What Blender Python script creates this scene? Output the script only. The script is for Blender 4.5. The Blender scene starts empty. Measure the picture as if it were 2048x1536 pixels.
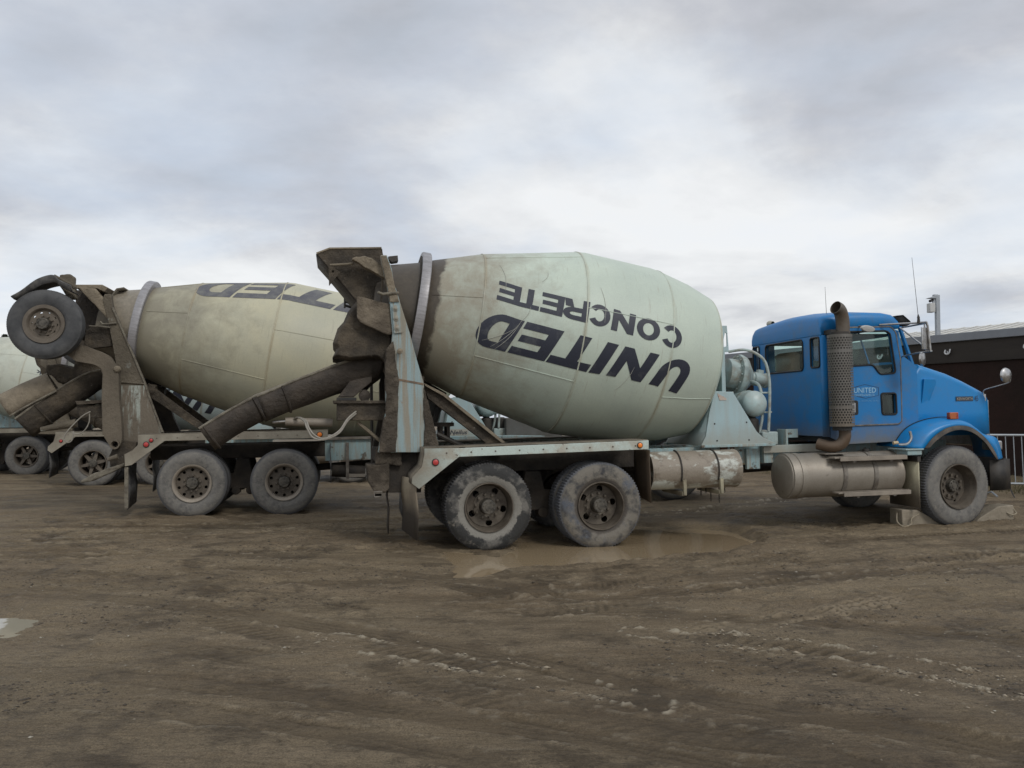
import bpy, bmesh, math, random
import numpy as np
from mathutils import Vector, Matrix
random.seed(7)
R = math.radians
S = bpy.context.scene
COL = S.collection

# ------------------------------------------------------------------ camera
F = 1650.0
PIT = math.atan(62/1650.0)
CAM = np.array([0.0, 0.0, 1.6])
cam = bpy.data.cameras.new('camera'); camo = bpy.data.objects.new('camera', cam); COL.objects.link(camo)
camo.location = CAM; camo.rotation_euler = (R(90)+PIT, 0, 0)
cam.sensor_width = 36.0; cam.lens = 36.0*F/2048.0; cam.clip_end = 2000
S.camera = camo
# ------------------------------------------------------------------ world: overcast
SUN_EL, SUN_AZ = 42, 145
w = bpy.data.worlds.new('World'); S.world = w; w.use_nodes = True
nt = w.node_tree; N = nt.nodes; Lk = nt.links; N.clear()
out = N.new('ShaderNodeOutputWorld')
sky = N.new('ShaderNodeTexSky'); sky.sky_type = 'NISHITA'; sky.sun_disc = False
sky.sun_elevation = R(SUN_EL); sky.sun_rotation = R(SUN_AZ)
bg1 = N.new('ShaderNodeBackground'); bg1.inputs[1].default_value = 0.1; Lk.new(sky.outputs[0], bg1.inputs[0])
tc = N.new('ShaderNodeTexCoord'); sp = N.new('ShaderNodeSeparateXYZ'); Lk.new(tc.outputs['Generated'], sp.inputs[0])
def mth(tree, op, a, b=None, c=None, clamp=False):
    n = tree.nodes.new('ShaderNodeMath'); n.operation = op; n.use_clamp = clamp
    for i, v in enumerate((a, b, c)):
        if v is None: continue
        if isinstance(v, (int, float)): n.inputs[i].default_value = v
        else: tree.links.new(v, n.inputs[i])
    return n.outputs[0]
SKS = (.75, 7.9, 6.1)
zz = mth(nt, 'ADD', mth(nt, 'MAXIMUM', sp.outputs[2], 0.0), 0.16)
cx = mth(nt, 'DIVIDE', sp.outputs[0], zz); cy = mth(nt, 'DIVIDE', sp.outputs[1], zz)
cb = N.new('ShaderNodeCombineXYZ'); Lk.new(cx, cb.inputs[0]); Lk.new(cy, cb.inputs[1])
def noise(tree, vec, scale, detail=5, rough=.55, dist=0.0, w4=None):
    n = tree.nodes.new('ShaderNodeTexNoise'); n.inputs['Scale'].default_value = scale
    n.inputs['Detail'].default_value = detail; n.inputs['Roughness'].default_value = rough
    n.inputs['Distortion'].default_value = dist
    if w4 is not None: n.noise_dimensions = '4D'; n.inputs['W'].default_value = w4
    if vec is not None: tree.links.new(vec, n.inputs['Vector'])
    return n.outputs[0]
def ramp(tree, f, stops, interp='LINEAR'):
    n = tree.nodes.new('ShaderNodeValToRGB'); n.color_ramp.interpolation = interp
    el = n.color_ramp.elements
    while len(el) < len(stops): el.new(.5)
    for e, (p, c) in zip(el, stops): e.position = p; e.color = (*c, 1)
    tree.links.new(f, n.inputs[0]); return n.outputs[0]
def mixc(tree, f, a, b, mode='MIX'):
    n = tree.nodes.new('ShaderNodeMix'); n.data_type = 'RGBA'; n.blend_type = mode
    for i, v in ((0, f), (6, a), (7, b)):
        if isinstance(v, (int, float)): n.inputs[i].default_value = v
        elif isinstance(v, tuple): n.inputs[i].default_value = (*v, 1)
        else: tree.links.new(v, n.inputs[i])
    return n.outputs[2]
n1 = noise(nt, cb.outputs[0], SKS[0], 8, .56, .45, SKS[1])
n2 = noise(nt, cb.outputs[0], 1.5, 7, .6, .2, SKS[2])
nn = mth(nt, 'ADD', mth(nt, 'MULTIPLY', n1, .66), mth(nt, 'MULTIPLY', n2, .34))
# broad layering of the cloud deck: brighter between 10 and 20 degrees up, greyer overhead
ev = ramp(nt, sp.outputs[2], [(0.0, (.50,)*3), (.07, (.555,)*3), (.15, (.575,)*3), (.27, (.525,)*3), (.42, (.485,)*3), (.6, (.49,)*3), (1.0, (.53,)*3)])
nn = mth(nt, 'ADD', nn, mth(nt, 'SUBTRACT', ev, .5))
ccol = ramp(nt, nn, [(.40, (.47, .49, .53)), (.465, (.57, .585, .63)), (.51, (.68, .69, .715)), (.56, (.83, .84, .85)), (.62, (.93, .94, .945)), (.72, (.90, .93, .97))])
n3 = noise(nt, cb.outputs[0], 1.1, 5, .55, .3, 21.5)
bl = nt.nodes.new('ShaderNodeMapRange'); bl.inputs[1].default_value = .47; bl.inputs[2].default_value = .66; Lk.new(n3, bl.inputs[0])
ccol = mixc(nt, mth(nt, 'MULTIPLY', bl.outputs[0], .55), ccol, (.62, .72, .86))
# brighter band near the horizon direction, greyer overhead
bg2 = N.new('ShaderNodeBackground'); Lk.new(ccol, bg2.inputs[0]); bg2.inputs[1].default_value = 1.0
mx = N.new('ShaderNodeMixShader'); mx.inputs[0].default_value = .93
Lk.new(bg1.outputs[0], mx.inputs[1]); Lk.new(bg2.outputs[0], mx.inputs[2]); Lk.new(mx.outputs[0], out.inputs[0])
# ------------------------------------------------------------------ sun (overcast: wide and weak)
sl = bpy.data.lights.new('sun', 'SUN'); sl.energy = 1.3; sl.angle = R(16); sl.color = (1, .97, .92)
so = bpy.data.objects.new('sun', sl); COL.objects.link(so)
so.rotation_euler = (R(90-SUN_EL), 0, R(-SUN_AZ+180)); so.location = (0, 0, 30)
S.view_settings.view_transform = 'Standard'; S.view_settings.look = 'None'
S.view_settings.exposure = 0.0; S.view_settings.gamma = 1.0

# ------------------------------------------------------------------ pixel <-> place measuring helpers
fw = np.array([0, math.cos(PIT), math.sin(PIT)]); up = np.array([0, -math.sin(PIT), math.cos(PIT)])
def ray(px, py): return fw + np.array([1, 0, 0])*(px-1024)/F - up*(py-768)/F
class Frame:                       # a truck's own axes: x forward, y away from the near tyre faces, z up
    def __init__(s, o, yaw, pit):
        y = R(yaw); p = R(pit); s.o = np.array(o, float)
        s.X = np.array([math.cos(y)*math.cos(p), math.sin(y)*math.cos(p), math.sin(p)])
        s.Y = np.array([-math.sin(y), math.cos(y), 0]); s.Z = np.cross(s.X, s.Y)
        s.rot = Matrix([[s.X[i], s.Y[i], s.Z[i]] for i in range(3)])
    def L(s, px, py, yl):          # photo measurement -> (x, z) at lateral distance yl
        d = ray(px, py); c = CAM-s.o; t = (yl-c@s.Y)/(d@s.Y); q = c+d*t
        return (float(q@s.X), float(q@s.Z))
    def LS(s, pts, yl): return [s.L(a, b, yl) for a, b in pts]
def ground_pt(px, py, z=0):
    d = ray(px, py); t = (z-1.6)/d[2]; q = CAM+d*t; return (q[0], q[1])
def at_depth(px, py, Y):
    d = ray(px, py); t = Y/d[1]; q = CAM+d*t; return Vector(q)

# ------------------------------------------------------------------ materials
MATS = {}
def M(name, c1, c2=None, amt=.5, scale=3.0, sharp=.12, rough=.6, metal=0.0, c3=None, amt3=.4, scale3=1.2, sharp3=.05,
      bump=0.0, bscale=40, streak=None, zg=None, zc=None, spec=.5, fine=.12, emis=0, rough2=None, xg=None, xc=None, radial=None):
    if name in MATS: return MATS[name]
    m = bpy.data.materials.new(name); m.use_nodes = True; t = m.node_tree
    b = t.nodes['Principled BSDF']; L = t.links
    tc = t.nodes.new('ShaderNodeTexCoord'); vec = tc.outputs['Object']
    seed = (sum(ord(ch) for ch in name) % 50)*1.37
    col = (*c1,)
    rg = rough
    if c2 is not None:
        v2 = vec
        if streak:
            mp = t.nodes.new('ShaderNodeMapping'); mp.inputs['Scale'].default_value = streak; L.new(vec, mp.inputs[0]); v2 = mp.outputs[0]
        n = noise(t, v2, scale, 8, .62, .15, seed)
        f = t.nodes.new('ShaderNodeMapRange'); thr = 1-amt
        f.inputs[1].default_value = .5+(thr-.5)*.5-sharp/2; f.inputs[2].default_value = .5+(thr-.5)*.5+sharp/2
        L.new(n, f.inputs[0]); col = mixc(t, f.outputs[0], tuple(c1), tuple(c2))
        if rough2 is not None:
            rg = mth(t, 'ADD', mth(t, 'MULTIPLY', f.outputs[0], rough2-rough), rough)
    if c3 is not None:
        n = noise(t, vec, scale3, 9, .68, .1, seed+9)
        f = t.nodes.new('ShaderNodeMapRange'); thr = 1-amt3
        f.inputs[1].default_value = .5+(thr-.5)*.5-sharp3/2; f.inputs[2].default_value = .5+(thr-.5)*.5+sharp3/2
        L.new(n, f.inputs[0]); col = mixc(t, f.outputs[0], col, tuple(c3))
    sx = t.nodes.new('ShaderNodeSeparateXYZ'); L.new(vec, sx.inputs[0])
    for g, gc, ax in ((zg, zc, 2), (xg, xc, 0)):
        if g:       # mud splashed up to a ragged height / concrete crust along one side
            n = noise(t, vec, 2.6, 9, .7, .3, seed+4)
            q = mth(t, 'ADD', sx.outputs[ax], mth(t, 'MULTIPLY', mth(t, 'SUBTRACT', n, .5), g[2] if len(g) > 2 else .5))
            f = t.nodes.new('ShaderNodeMapRange'); f.inputs[1].default_value = g[1]; f.inputs[2].default_value = g[0]
            L.new(q, f.inputs[0]); col = mixc(t, f.outputs[0], col, tuple(gc))
    for q_ in (radial or ()):
        n = noise(t, vec, 9, 8, .7, .3, seed+6)
        rr_ = mth(t, 'ADD', mth(t, 'SQRT', mth(t, 'ADD', mth(t, 'MULTIPLY', sx.outputs[0], sx.outputs[0]), mth(t, 'MULTIPLY', sx.outputs[2], sx.outputs[2]))), mth(t, 'MULTIPLY', mth(t, 'SUBTRACT', n, .5), q_[3]))
        f = t.nodes.new('ShaderNodeMapRange'); f.inputs[1].default_value = q_[0]; f.inputs[2].default_value = q_[1]
        L.new(rr_, f.inputs[0]); col = mixc(t, f.outputs[0], col, tuple(q_[2]))
    if fine:
        n = noise(t, vec, 55, 5, .7); v = mth(t, 'ADD', mth(t, 'MULTIPLY', n, fine*4), 1-fine*2)
        cc = t.nodes.new('ShaderNodeCombineXYZ')
        for i in range(3): L.new(v, cc.inputs[i])
        col = mixc(t, 1.0, col, cc.outputs[0], 'MULTIPLY')
    if isinstance(col, tuple): b.inputs['Base Color'].default_value = (*col, 1)
    else: L.new(col, b.inputs['Base Color'])
    if isinstance(rg, float) or isinstance(rg, int): b.inputs['Roughness'].default_value = rg
    else: L.new(rg, b.inputs['Roughness'])
    b.inputs['Metallic'].default_value = metal; b.inputs['Specular IOR Level'].default_value = spec
    if bump:
        n = noise(t, vec, bscale, 8, .65, .2, seed+2); bn = t.nodes.new('ShaderNodeBump')
        bn.inputs['Strength'].default_value = min(1, bump*1.0); bn.inputs['Distance'].default_value = .045 if bscale < 16 else (.025 if bscale < 30 else .008)
        L.new(n, bn.inputs['Height']); L.new(bn.outputs[0], b.inputs['Normal'])
    MATS[name] = m; return m
DIRT = (.125, .105, .08); DDIRT = (.05, .042, .032); TAN = (.22, .185, .135); AQUA = (.29, .42, .44)
mRubber = M('old_rubber', (.035, .035, .036), (.12, .12, .12), .5, 5, .3, .8, c3=(.18, .17, .155), amt3=.35, scale3=14, sharp3=.2, bump=.3, bscale=30)
mRubberP = M('caked_rubber', (.028, .028, .027), (.14, .132, .118), .42, 4.5, .10, .75, c3=(.20, .18, .15), amt3=.25, scale3=5, sharp3=.05, bump=.5, bscale=25, radial=[(.385, .37, (.21, .20, .175), .20), (.51, .53, (.05, .05, .052), .06)])
mRubberB = M('caked_rubber_more', (.04, .04, .042), (.165, .15, .125), .58, 4.5, .12, .75, c3=(.09, .10, .12), amt3=.38, scale3=3, sharp3=.12, bump=.5, bscale=25, radial=[(.50, .52, (.10, .105, .115), .05), (.355, .33, (.07, .06, .05), .06)])
mRubberG = M('dusty_rubber', (.075, .073, .07), (.165, .158, .145), .68, 7, .25, .85, c3=(.21, .195, .17), amt3=.35, scale3=25, sharp3=.2, bump=.5, bscale=30, radial=[(.485, .515, (.085, .085, .088), .06), (.535, .545, (.05, .048, .045), .02)])
mRubberD = M('dark_tyre', (.045, .047, .05), (.095, .095, .095), .5, 5, .3, .75, bump=.3, bscale=30)
mRim = M('dirty_rim', (.075, .06, .045), (.13, .11, .085), .5, 6, .2, .55, .2, c3=(.28, .25, .2), amt3=.15, scale3=5, sharp3=.06, bump=.3)
mRimL = M('dusty_pale_rim', (.22, .19, .155), (.30, .26, .21), .5, 4, .2, .6, .1, bump=.2)
mRimBr = M('brown_rim', (.105, .086, .066), (.14, .118, .092), .5, 5, .2, .7, .0, bump=.3)
mRimIn = M('rim_centre', (.075, .062, .048), (.11, .09, .068), .5, 6, .2, .6, .1, bump=.3)
mHub = M('greasy_hub', (.055, .05, .042), (.12, .108, .088), .45, 12, .15, .5, .3, bump=.3)
mBlack = M('black_steel', (.018, .017, .016), (.05, .042, .034), .5, 5, .2, .6, bump=.3)
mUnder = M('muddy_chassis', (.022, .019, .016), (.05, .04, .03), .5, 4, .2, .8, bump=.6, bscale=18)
mPaint = M('aqua_chassis_paint', AQUA, (.30, .31, .27), .45, 3, .2, .45, c3=DIRT, amt3=.3, scale3=7, sharp3=.05, streak=(6, 6, .8), bump=.12, rough2=.7)
mPaintF = M('aqua_fender_paint', (.48, .56, .52), (.40, .39, .33), .42, 4, .15, .45, c3=(.13, .10, .075), amt3=.23, scale3=16, sharp3=.05, bump=.15, xg=(-1.0, -.3, .35), xc=(.17, .14, .10))
mPaintF2 = M('dusty_fender_paint', (.29, .265, .21), (.20, .175, .135), .5, 3, .2, .6, c3=(.38, .42, .39), amt3=.12, scale3=4, sharp3=.08, bump=.2)
mShelf = M('mud_covered_top', (.19, .165, .125), (.12, .10, .075), .5, 4, .2, .9, bump=.6, bscale=20)
mPed1 = M('aqua_column_paint', (.26, .345, .355), (.26, .24, .19), .5, 2.0, .12, .45, c3=(.26, .17, .11), amt3=.22, scale3=6, sharp3=.06, streak=(9, 9, .5), bump=.15)
mCrust = M('concrete_crust', (.055, .044, .032), (.11, .09, .067), .42, 4, .15, .9, c3=(.32, .31, .28), amt3=.12, scale3=22, sharp3=.05, bump=1, bscale=14)
mHop = M('brown_hopper_crust', (.042, .034, .025), (.105, .083, .057), .42, 2.6, .18, .85, c3=(.22, .20, .17), amt3=.15, scale3=12, sharp3=.08, bump=1, bscale=10, fine=.25)
mFlapT = M('mud_coated_flap', (.33, .28, .20), (.22, .18, .13), .5, 3, .2, .8, zg=(.42, .62, .2), zc=(.055, .045, .035), bump=.3)
mHopW = M('brown_wing_crust', (.10, .08, .058), (.20, .165, .12), .5, 4, .25, .85, c3=(.25, .23, .2), amt3=.12, scale3=14, sharp3=.08, bump=1, bscale=14)
mHopT = M('tan_crust', (.24, .20, .145), (.15, .125, .09), .45, 3, .2, .9, bump=.8, bscale=12)
mChute = M('dark_chute_steel', (.038, .031, .025), (.075, .06, .046), .45, 3, .2, .7, c3=(.20, .19, .165), amt3=.1, scale3=10, sharp3=.05, bump=.7, bscale=14)
mRimEdge = M('crusted_rolled_edge', (.20, .18, .14), (.10, .085, .065), .45, 9, .2, .9, bump=1, bscale=20)
mPed2 = M('dusty_brown_column', (.145, .123, .09), (.10, .084, .061), .5, 3, .25, .9, c3=(.34, .37, .34), amt3=.22, scale3=2.4, sharp3=.1, bump=.8, bscale=14)
mArm2 = M('dusty_brown_arm', (.15, .125, .093), (.11, .092, .068), .5, 3, .25, .9, bump=.8, bscale=16)
mSteel = M('polished_track', (.36, .35, .36), (.24, .23, .23), .45, 6, .3, .45, .4, streak=(1, 1, 8), bump=.1)
mTankP = M('peeling_tank', (.25, .215, .17), (.50, .52, .47), .42, 2.6, .06, .55, c3=(.14, .11, .08), amt3=.3, scale3=5, sharp3=.12, bump=.35, bscale=20, streak=(1, 2, 2))
mTankA = M('dirty_alu_tank', (.33, .30, .255), (.24, .21, .17), .5, 2, .35, .5, .35, c3=(.14, .11, .08), amt3=.18, scale3=6, sharp3=.1, bump=.15, xg=(6.4, 5.4, .8), xc=(.16, .125, .09))
mStrap = M('strap_steel', (.25, .23, .2), (.13, .11, .09), .5, 8, .2, .6, .4)
mCream = M('cream_flap', (.42, .39, .27), (.22, .19, .13), .45, 3, .25, .7, zg=(.35, .75, .5), zc=(.12, .10, .075), bump=.3)
mBlue = M('blue_cab_paint', (.005, .165, .44), (.007, .18, .46), .4, 1.2, .3, .38, c3=(.07, .15, .27), amt3=.26, scale3=5, sharp3=.3, zg=(1.06, 1.46, .55), zc=(.15, .145, .13), fine=.05, rough2=.5)
mBlueH = M('blue_hood_paint', (.005, .195, .49), (.008, .21, .51), .4, 1.2, .3, .36, c3=(.06, .16, .32), amt3=.2, scale3=5, sharp3=.3, fine=.04, rough2=.48)
mWhiteCab = M('white_cab_paint', (.45, .47, .45), (.33, .33, .3), .4, 1.2, .3, .45, zg=(1.0, 1.5, .6), zc=(.2, .18, .15))
mRub = M('black_seal', (.012, .012, .012), rough=.5, fine=.05)
mExh = M('perforated_guard', (.175, .168, .155), (.13, .12, .105), .5, 3, .3, .5, .35, zg=(1.1, 1.7, .4), zc=(.19, .145, .10), bump=.1)
mExhP = M('heat_browned_pipe', (.13, .118, .10), (.11, .08, .055), .5, 4, .3, .5, .3, zg=(.9, 1.5, .3), zc=(.13, .08, .045), bump=.3)
mChrome = M('worn_chrome', (.5, .5, .5), (.33, .31, .28), .4, 9, .2, .3, .9)
mNavy = M('navy_lettering', (.022, .026, .042), (.09, .095, .10), .22, 5, .2, .55, c3=(.16, .17, .16), amt3=.12, scale3=9, sharp3=.1, fine=.25)
mNavyF = M('faded_navy_lettering', (.085, .085, .10), (.16, .16, .15), .4, 5, .25, .6, c3=(.25, .25, .19), amt3=.15, scale3=8, sharp3=.15, fine=.3)
mRed = M('red_lens', (.45, .05, .045), rough=.35, fine=.05)
mRedD = M('dark_red_lens', (.28, .03, .02), (.42, .11, .03), .5, 20, .1, .3, fine=.05)
mOrange = M('amber_lens', (.85, .24, .04), rough=.35, fine=.05)
mHose = M('grey_hose', (.30, .28, .24), (.2, .18, .15), .4, 10, .2, .6)
mHoseA = M('aqua_hose', (.40, .48, .47), (.28, .27, .23), .4, 8, .2, .5)
mCapT = M('aqua_tank_paint', (.42, .55, .55), (.38, .42, .40), .4, 4, .2, .4, fine=.05)
mGear = M('aqua_gearbox_paint', (.34, .42, .41), (.24, .23, .19), .42, 8, .2, .5, c3=(.14, .11, .08), amt3=.2, scale3=10, bump=.3)
mSeat = M('tan_seat', (.42, .28, .19), (.34, .23, .16), .5, 8, .2, .9)
mDash = M('dark_cab_trim', (.02, .021, .022), rough=.7)
mWhiteT = M('pale_decal_lettering', (.30, .52, .68), rough=.5, fine=.1)
mBadge = M('badge_metal', (.40, .34, .27), rough=.4, metal=.1)
mConc = M('mud_stained_concrete', (.30, .26, .20), (.20, .17, .125), .5, 4, .25, .9, bump=.7, bscale=20)
mRope = M('old_rope', (.30, .26, .19), rough=.9)
mGalv = M('galvanised_steel', (.36, .39, .42), (.3, .32, .34), .5, 6, .3, .5, .4)
mHose.node_tree
def glass_mat(name, tint, refl=.12):
    m = bpy.data.materials.new(name); m.use_nodes = True; t = m.node_tree; t.nodes.clear()
    o = t.nodes.new('ShaderNodeOutputMaterial'); a = t.nodes.new('ShaderNodeBsdfTransparent'); a.inputs[0].default_value = (*tint, 1)
    g = t.nodes.new('ShaderNodeBsdfGlossy'); g.inputs['Roughness'].default_value = .08; g.inputs[0].default_value = (.9, 1, .97, 1)
    d = t.nodes.new('ShaderNodeBsdfDiffuse'); d.inputs[0].default_value = (.25, .3, .27, 1)
    x0 = t.nodes.new('ShaderNodeMixShader'); x0.inputs[0].default_value = .04
    t.links.new(a.outputs[0], x0.inputs[1]); t.links.new(d.outputs[0], x0.inputs[2])
    f = t.nodes.new('ShaderNodeLayerWeight'); f.inputs[0].default_value = .5; ff = mth(t, 'ADD', mth(t, 'MULTIPLY', mth(t, 'POWER', f.outputs['Facing'], 4), .7), .05)
    x = t.nodes.new('ShaderNodeMixShader')
    t.links.new(ff, x.inputs[0]); t.links.new(x0.outputs[0], x.inputs[1]); t.links.new(g.outputs[0], x.inputs[2])
    t.links.new(x.outputs[0], o.inputs[0]); return m
mGlass = glass_mat('tinted_green_glass', (.74, .90, .86))
mGlassC = glass_mat('clear_glass', (.84, .92, .90))

def drum_mat(name, base, alt, dirt, dirtdark, seams, wet=True):
    m = bpy.data.materials.new(name); m.use_nodes = True; t = m.node_tree; L = t.links; b = t.nodes['Principled BSDF']
    tc = t.nodes.new('ShaderNodeTexCoord'); vec = tc.outputs['Object']; s = t.nodes.new('ShaderNodeSeparateXYZ'); L.new(vec, s.inputs[0])
    x = s.outputs[0]
    def mr(v, a, bb):
        f = t.nodes.new('ShaderNodeMapRange'); f.inputs[1].default_value = a; f.inputs[2].default_value = bb; L.new(v, f.inputs[0]); return f.outputs[0]
    nA = noise(t, vec, .9, 7, .6, .4, 2.2); nB = noise(t, vec, 3.0, 9, .68, .3, 5.5); nC = noise(t, vec, 14, 6, .7)
    col = mixc(t, mr(nA, .38, .64), tuple(base), tuple(alt))
    # grime clouds, heavier toward the rear cone
    q = mth(t, 'ADD', mth(t, 'MULTIPLY', nB, 1.2), mth(t, 'MULTIPLY', x, -.34))
    col = mixc(t, mth(t, 'MULTIPLY', mr(q, .42, .92), .88), col, tuple(dirt))
    # fine scratches round the drum
    mp = t.nodes.new('ShaderNodeMapping'); mp.inputs['Scale'].default_value = (22, 1.4, 1.4); mp.inputs['Rotation'].default_value = (0, 0, .25); L.new(vec, mp.inputs[0])
    nS = noise(t, mp.outputs[0], 2.0, 5, .6)
    col = mixc(t, mth(t, 'MULTIPLY', mr(nS, .60, .72), .35), col, tuple(dirt))
    # rust and grime along the welds
    nW = noise(t, vec, 1.7, 6, .6, .3, 1.1)
    for sx in seams:
        d = mth(t, 'ABSOLUTE', mth(t, 'SUBTRACT', x, sx))
        f = mth(t, 'MULTIPLY', mr(mth(t, 'ADD', d, mth(t, 'MULTIPLY', nB, .05)), .058, .022), mr(nW, .36, .56))
        col = mixc(t, mth(t, 'MULTIPLY', f, .62), col, (.30, .235, .14))
    # cement-caked mouth behind the roller track
    e = mth(t, 'ADD', mth(t, 'ADD', x, mth(t, 'MULTIPLY', mth(t, 'SUBTRACT', nA, .5), .65 if wet else .35)), mth(t, 'MULTIPLY', mth(t, 'SUBTRACT', nB, .5), .12))
    f = mr(e, -.99 if wet else -1.1, -1.03 if wet else -1.2)
    crust = mixc(t, mr(nC, .4, .65), tuple(dirtdark), tuple(c*1.35 for c in dirtdark))
    col = mixc(t, f, col, crust)
    v = mth(t, 'ADD', mth(t, 'MULTIPLY', noise(t, vec, 60, 4, .7), .3), .85)
    cc = t.nodes.new('ShaderNodeCombineXYZ')
    for i in range(3): L.new(v, cc.inputs[i])
    col = mixc(t, 1.0, col, cc.outputs[0], 'MULTIPLY')
    L.new(col, b.inputs['Base Color']); b.inputs['Roughness'].default_value = .48
    bn = t.nodes.new('ShaderNodeBump'); bn.inputs['Strength'].default_value = .25; bn.inputs['Distance'].default_value = .012
    L.new(noise(t, vec, 2.6, 5, .5), bn.inputs['Height']); L.new(bn.outputs[0], b.inputs['Normal'])
    return m

# ------------------------------------------------------------------ mesh builder
class MB:
    def __init__(s): s.v = []; s.f = []
    def add(s, v, f):
        k = len(s.v); s.v += [tuple(p) for p in v]; s.f += [tuple(i+k for i in q) for q in f]; return s
    def box(s, x0, x1, y0, y1, z0, z1):
        return s.add([(x0, y0, z0), (x1, y0, z0), (x1, y1, z0), (x0, y1, z0), (x0, y0, z1), (x1, y0, z1), (x1, y1, z1), (x0, y1, z1)],
                     [(0, 3, 2, 1), (4, 5, 6, 7), (0, 1, 5, 4), (1, 2, 6, 5), (2, 3, 7, 6), (3, 0, 4, 7)])
    def prism(s, pts, y0, y1):     # outline in the x-z plane, given any winding
        a = sum(p[0]*q[1]-q[0]*p[1] for p, q in zip(pts, pts[1:]+pts[:1]))
        if a < 0: pts = pts[::-1]
        n = len(pts); v = [(x, y0, z) for x, z in pts]+[(x, y1, z) for x, z in pts]
        return s.add(v, [tuple(range(n)), tuple(range(2*n-1, n-1, -1))]+[(i, i+n, (i+1) % n+n, (i+1) % n) for i in range(n)])
    def tube(s, P, r, n=10, cap=True):
        P = [Vector(p) for p in P]; rr = r if isinstance(r, (list, tuple)) else [r]*len(P)
        k0 = len(s.v); prev = None
        for i, p in enumerate(P):
            d = (P[min(i+1, len(P)-1)]-P[max(i-1, 0)]).normalized()
            a = prev if prev is not None else (Vector((0, 0, 1)) if abs(d.z) < .9 else Vector((1, 0, 0)))
            u = (a-d*a.dot(d)).normalized(); prev = u; v = d.cross(u)
            for j in range(n):
                t = 2*math.pi*j/n; s.v.append(tuple(p+(u*math.cos(t)+v*math.sin(t))*rr[i]))
        for i in range(len(P)-1):
            for j in range(n):
                a = k0+i*n+j; b = k0+i*n+(j+1) % n; s.f.append((a, b, b+n, a+n))
        if cap: s.f.append(tuple(k0+j for j in range(n-1, -1, -1))); s.f.append(tuple(k0+(len(P)-1)*n+j for j in range(n)))
        return s
    def lathe(s, prof, n=48, c=(0, 0, 0), axis='y', mod=None):   # prof: (axial, radius)
        k0 = len(s.v); c = Vector(c)
        for i, (a, r) in enumerate(prof):
            for j in range(n):
                t = 2*math.pi*j/n; q = r if mod is None else mod(i, j, r)
                if axis == 'y': p = (q*math.cos(t), a, q*math.sin(t))
                elif axis == 'x': p = (a, -q*math.cos(t), q*math.sin(t))
                else: p = (q*math.cos(t), q*math.sin(t), a)
                s.v.append(tuple(c+Vector(p)))
        for i in range(len(prof)-1):
            for j in range(n):
                a = k0+i*n+j; b = k0+i*n+(j+1) % n; s.f.append((a, b, b+n, a+n))
        return s
    def loft(s, rings, close=False):
        k0 = len(s.v); n = len(rings[0])
        for r in rings: s.v += [tuple(p) for p in r]
        for i in range(len(rings)-1):
            for j in range(n if close else n-1):
                a = k0+i*n+j; b = k0+i*n+(j+1) % n; s.f.append((a, b, b+n, a+n))
        return s
    def sheet(s, pts, y0, y1):     # path in x-z swept sideways
        return s.loft([[(x, y0, z) for x, z in pts], [(x, y1, z) for x, z in pts]])
    def build(s, name, mat, parent=None, bev=0, solid=0, loc=None, rot=None, smooth=35, weld=False, sub=0, disp=0):
        me = bpy.data.meshes.new(name); me.from_pydata(s.v, [], s.f); me.validate()
        bm = bmesh.new(); bm.from_mesh(me)
        if weld: bmesh.ops.remove_doubles(bm, verts=bm.verts, dist=.0005)
        bmesh.ops.recalc_face_normals(bm, faces=bm.faces); bm.to_mesh(me); bm.free()
        return obj(name, me, mat, parent, bev, solid, loc, rot, smooth, sub, disp)
TEX = bpy.data.textures.new('crust_lumps', 'CLOUDS'); TEX.noise_scale = .12; TEX.noise_depth = 3
def obj(name, me, mat, parent=None, bev=0, solid=0, loc=None, rot=None, smooth=35, sub=0, disp=0):
    me.shade_smooth()
    me.set_sharp_from_angle(angle=R(smooth))
    if mat is not None:
        me.materials.clear(); me.materials.append(mat)
    o = bpy.data.objects.new(name, me); COL.objects.link(o)
    if parent: o.parent = parent
    if loc is not None: o.location = loc
    if rot is not None: o.rotation_euler = rot
    if solid:
        q = o.modifiers.new('s', 'SOLIDIFY'); q.thickness = abs(solid); q.offset = 0 if solid > 0 else -1
    if sub:
        q = o.modifiers.new('r', 'REMESH'); q.mode = 'VOXEL'; q.voxel_size = sub
    if disp:
        q = o.modifiers.new('d', 'DISPLACE'); q.texture = TEX; q.strength = disp; q.texture_coords = 'LOCAL'; q.mid_level = .5
    if bev:
        q = o.modifiers.new('b', 'BEVEL'); q.width = bev; q.segments = 2; q.limit_method = 'ANGLE'; q.angle_limit = R(40)
    return o
def tag(o, label=None, cat=None, group=None, kind=None):
    if label: o['label'] = label
    if cat: o['category'] = cat
    if group: o['group'] = group
    if kind: o['kind'] = kind
    return o
def empty(name, loc=(0, 0, 0)):
    o = bpy.data.objects.new(name, None); COL.objects.link(o); o.location = loc; o.empty_display_size = .3; return o
def curve_mesh(cu):
    o = bpy.data.objects.new('tmp', cu); COL.objects.link(o); bpy.context.view_layer.update()
    me = bpy.data.meshes.new_from_object(o.evaluated_get(bpy.context.evaluated_depsgraph_get()))
    bpy.data.objects.remove(o); bpy.data.curves.remove(cu); return me
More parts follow.
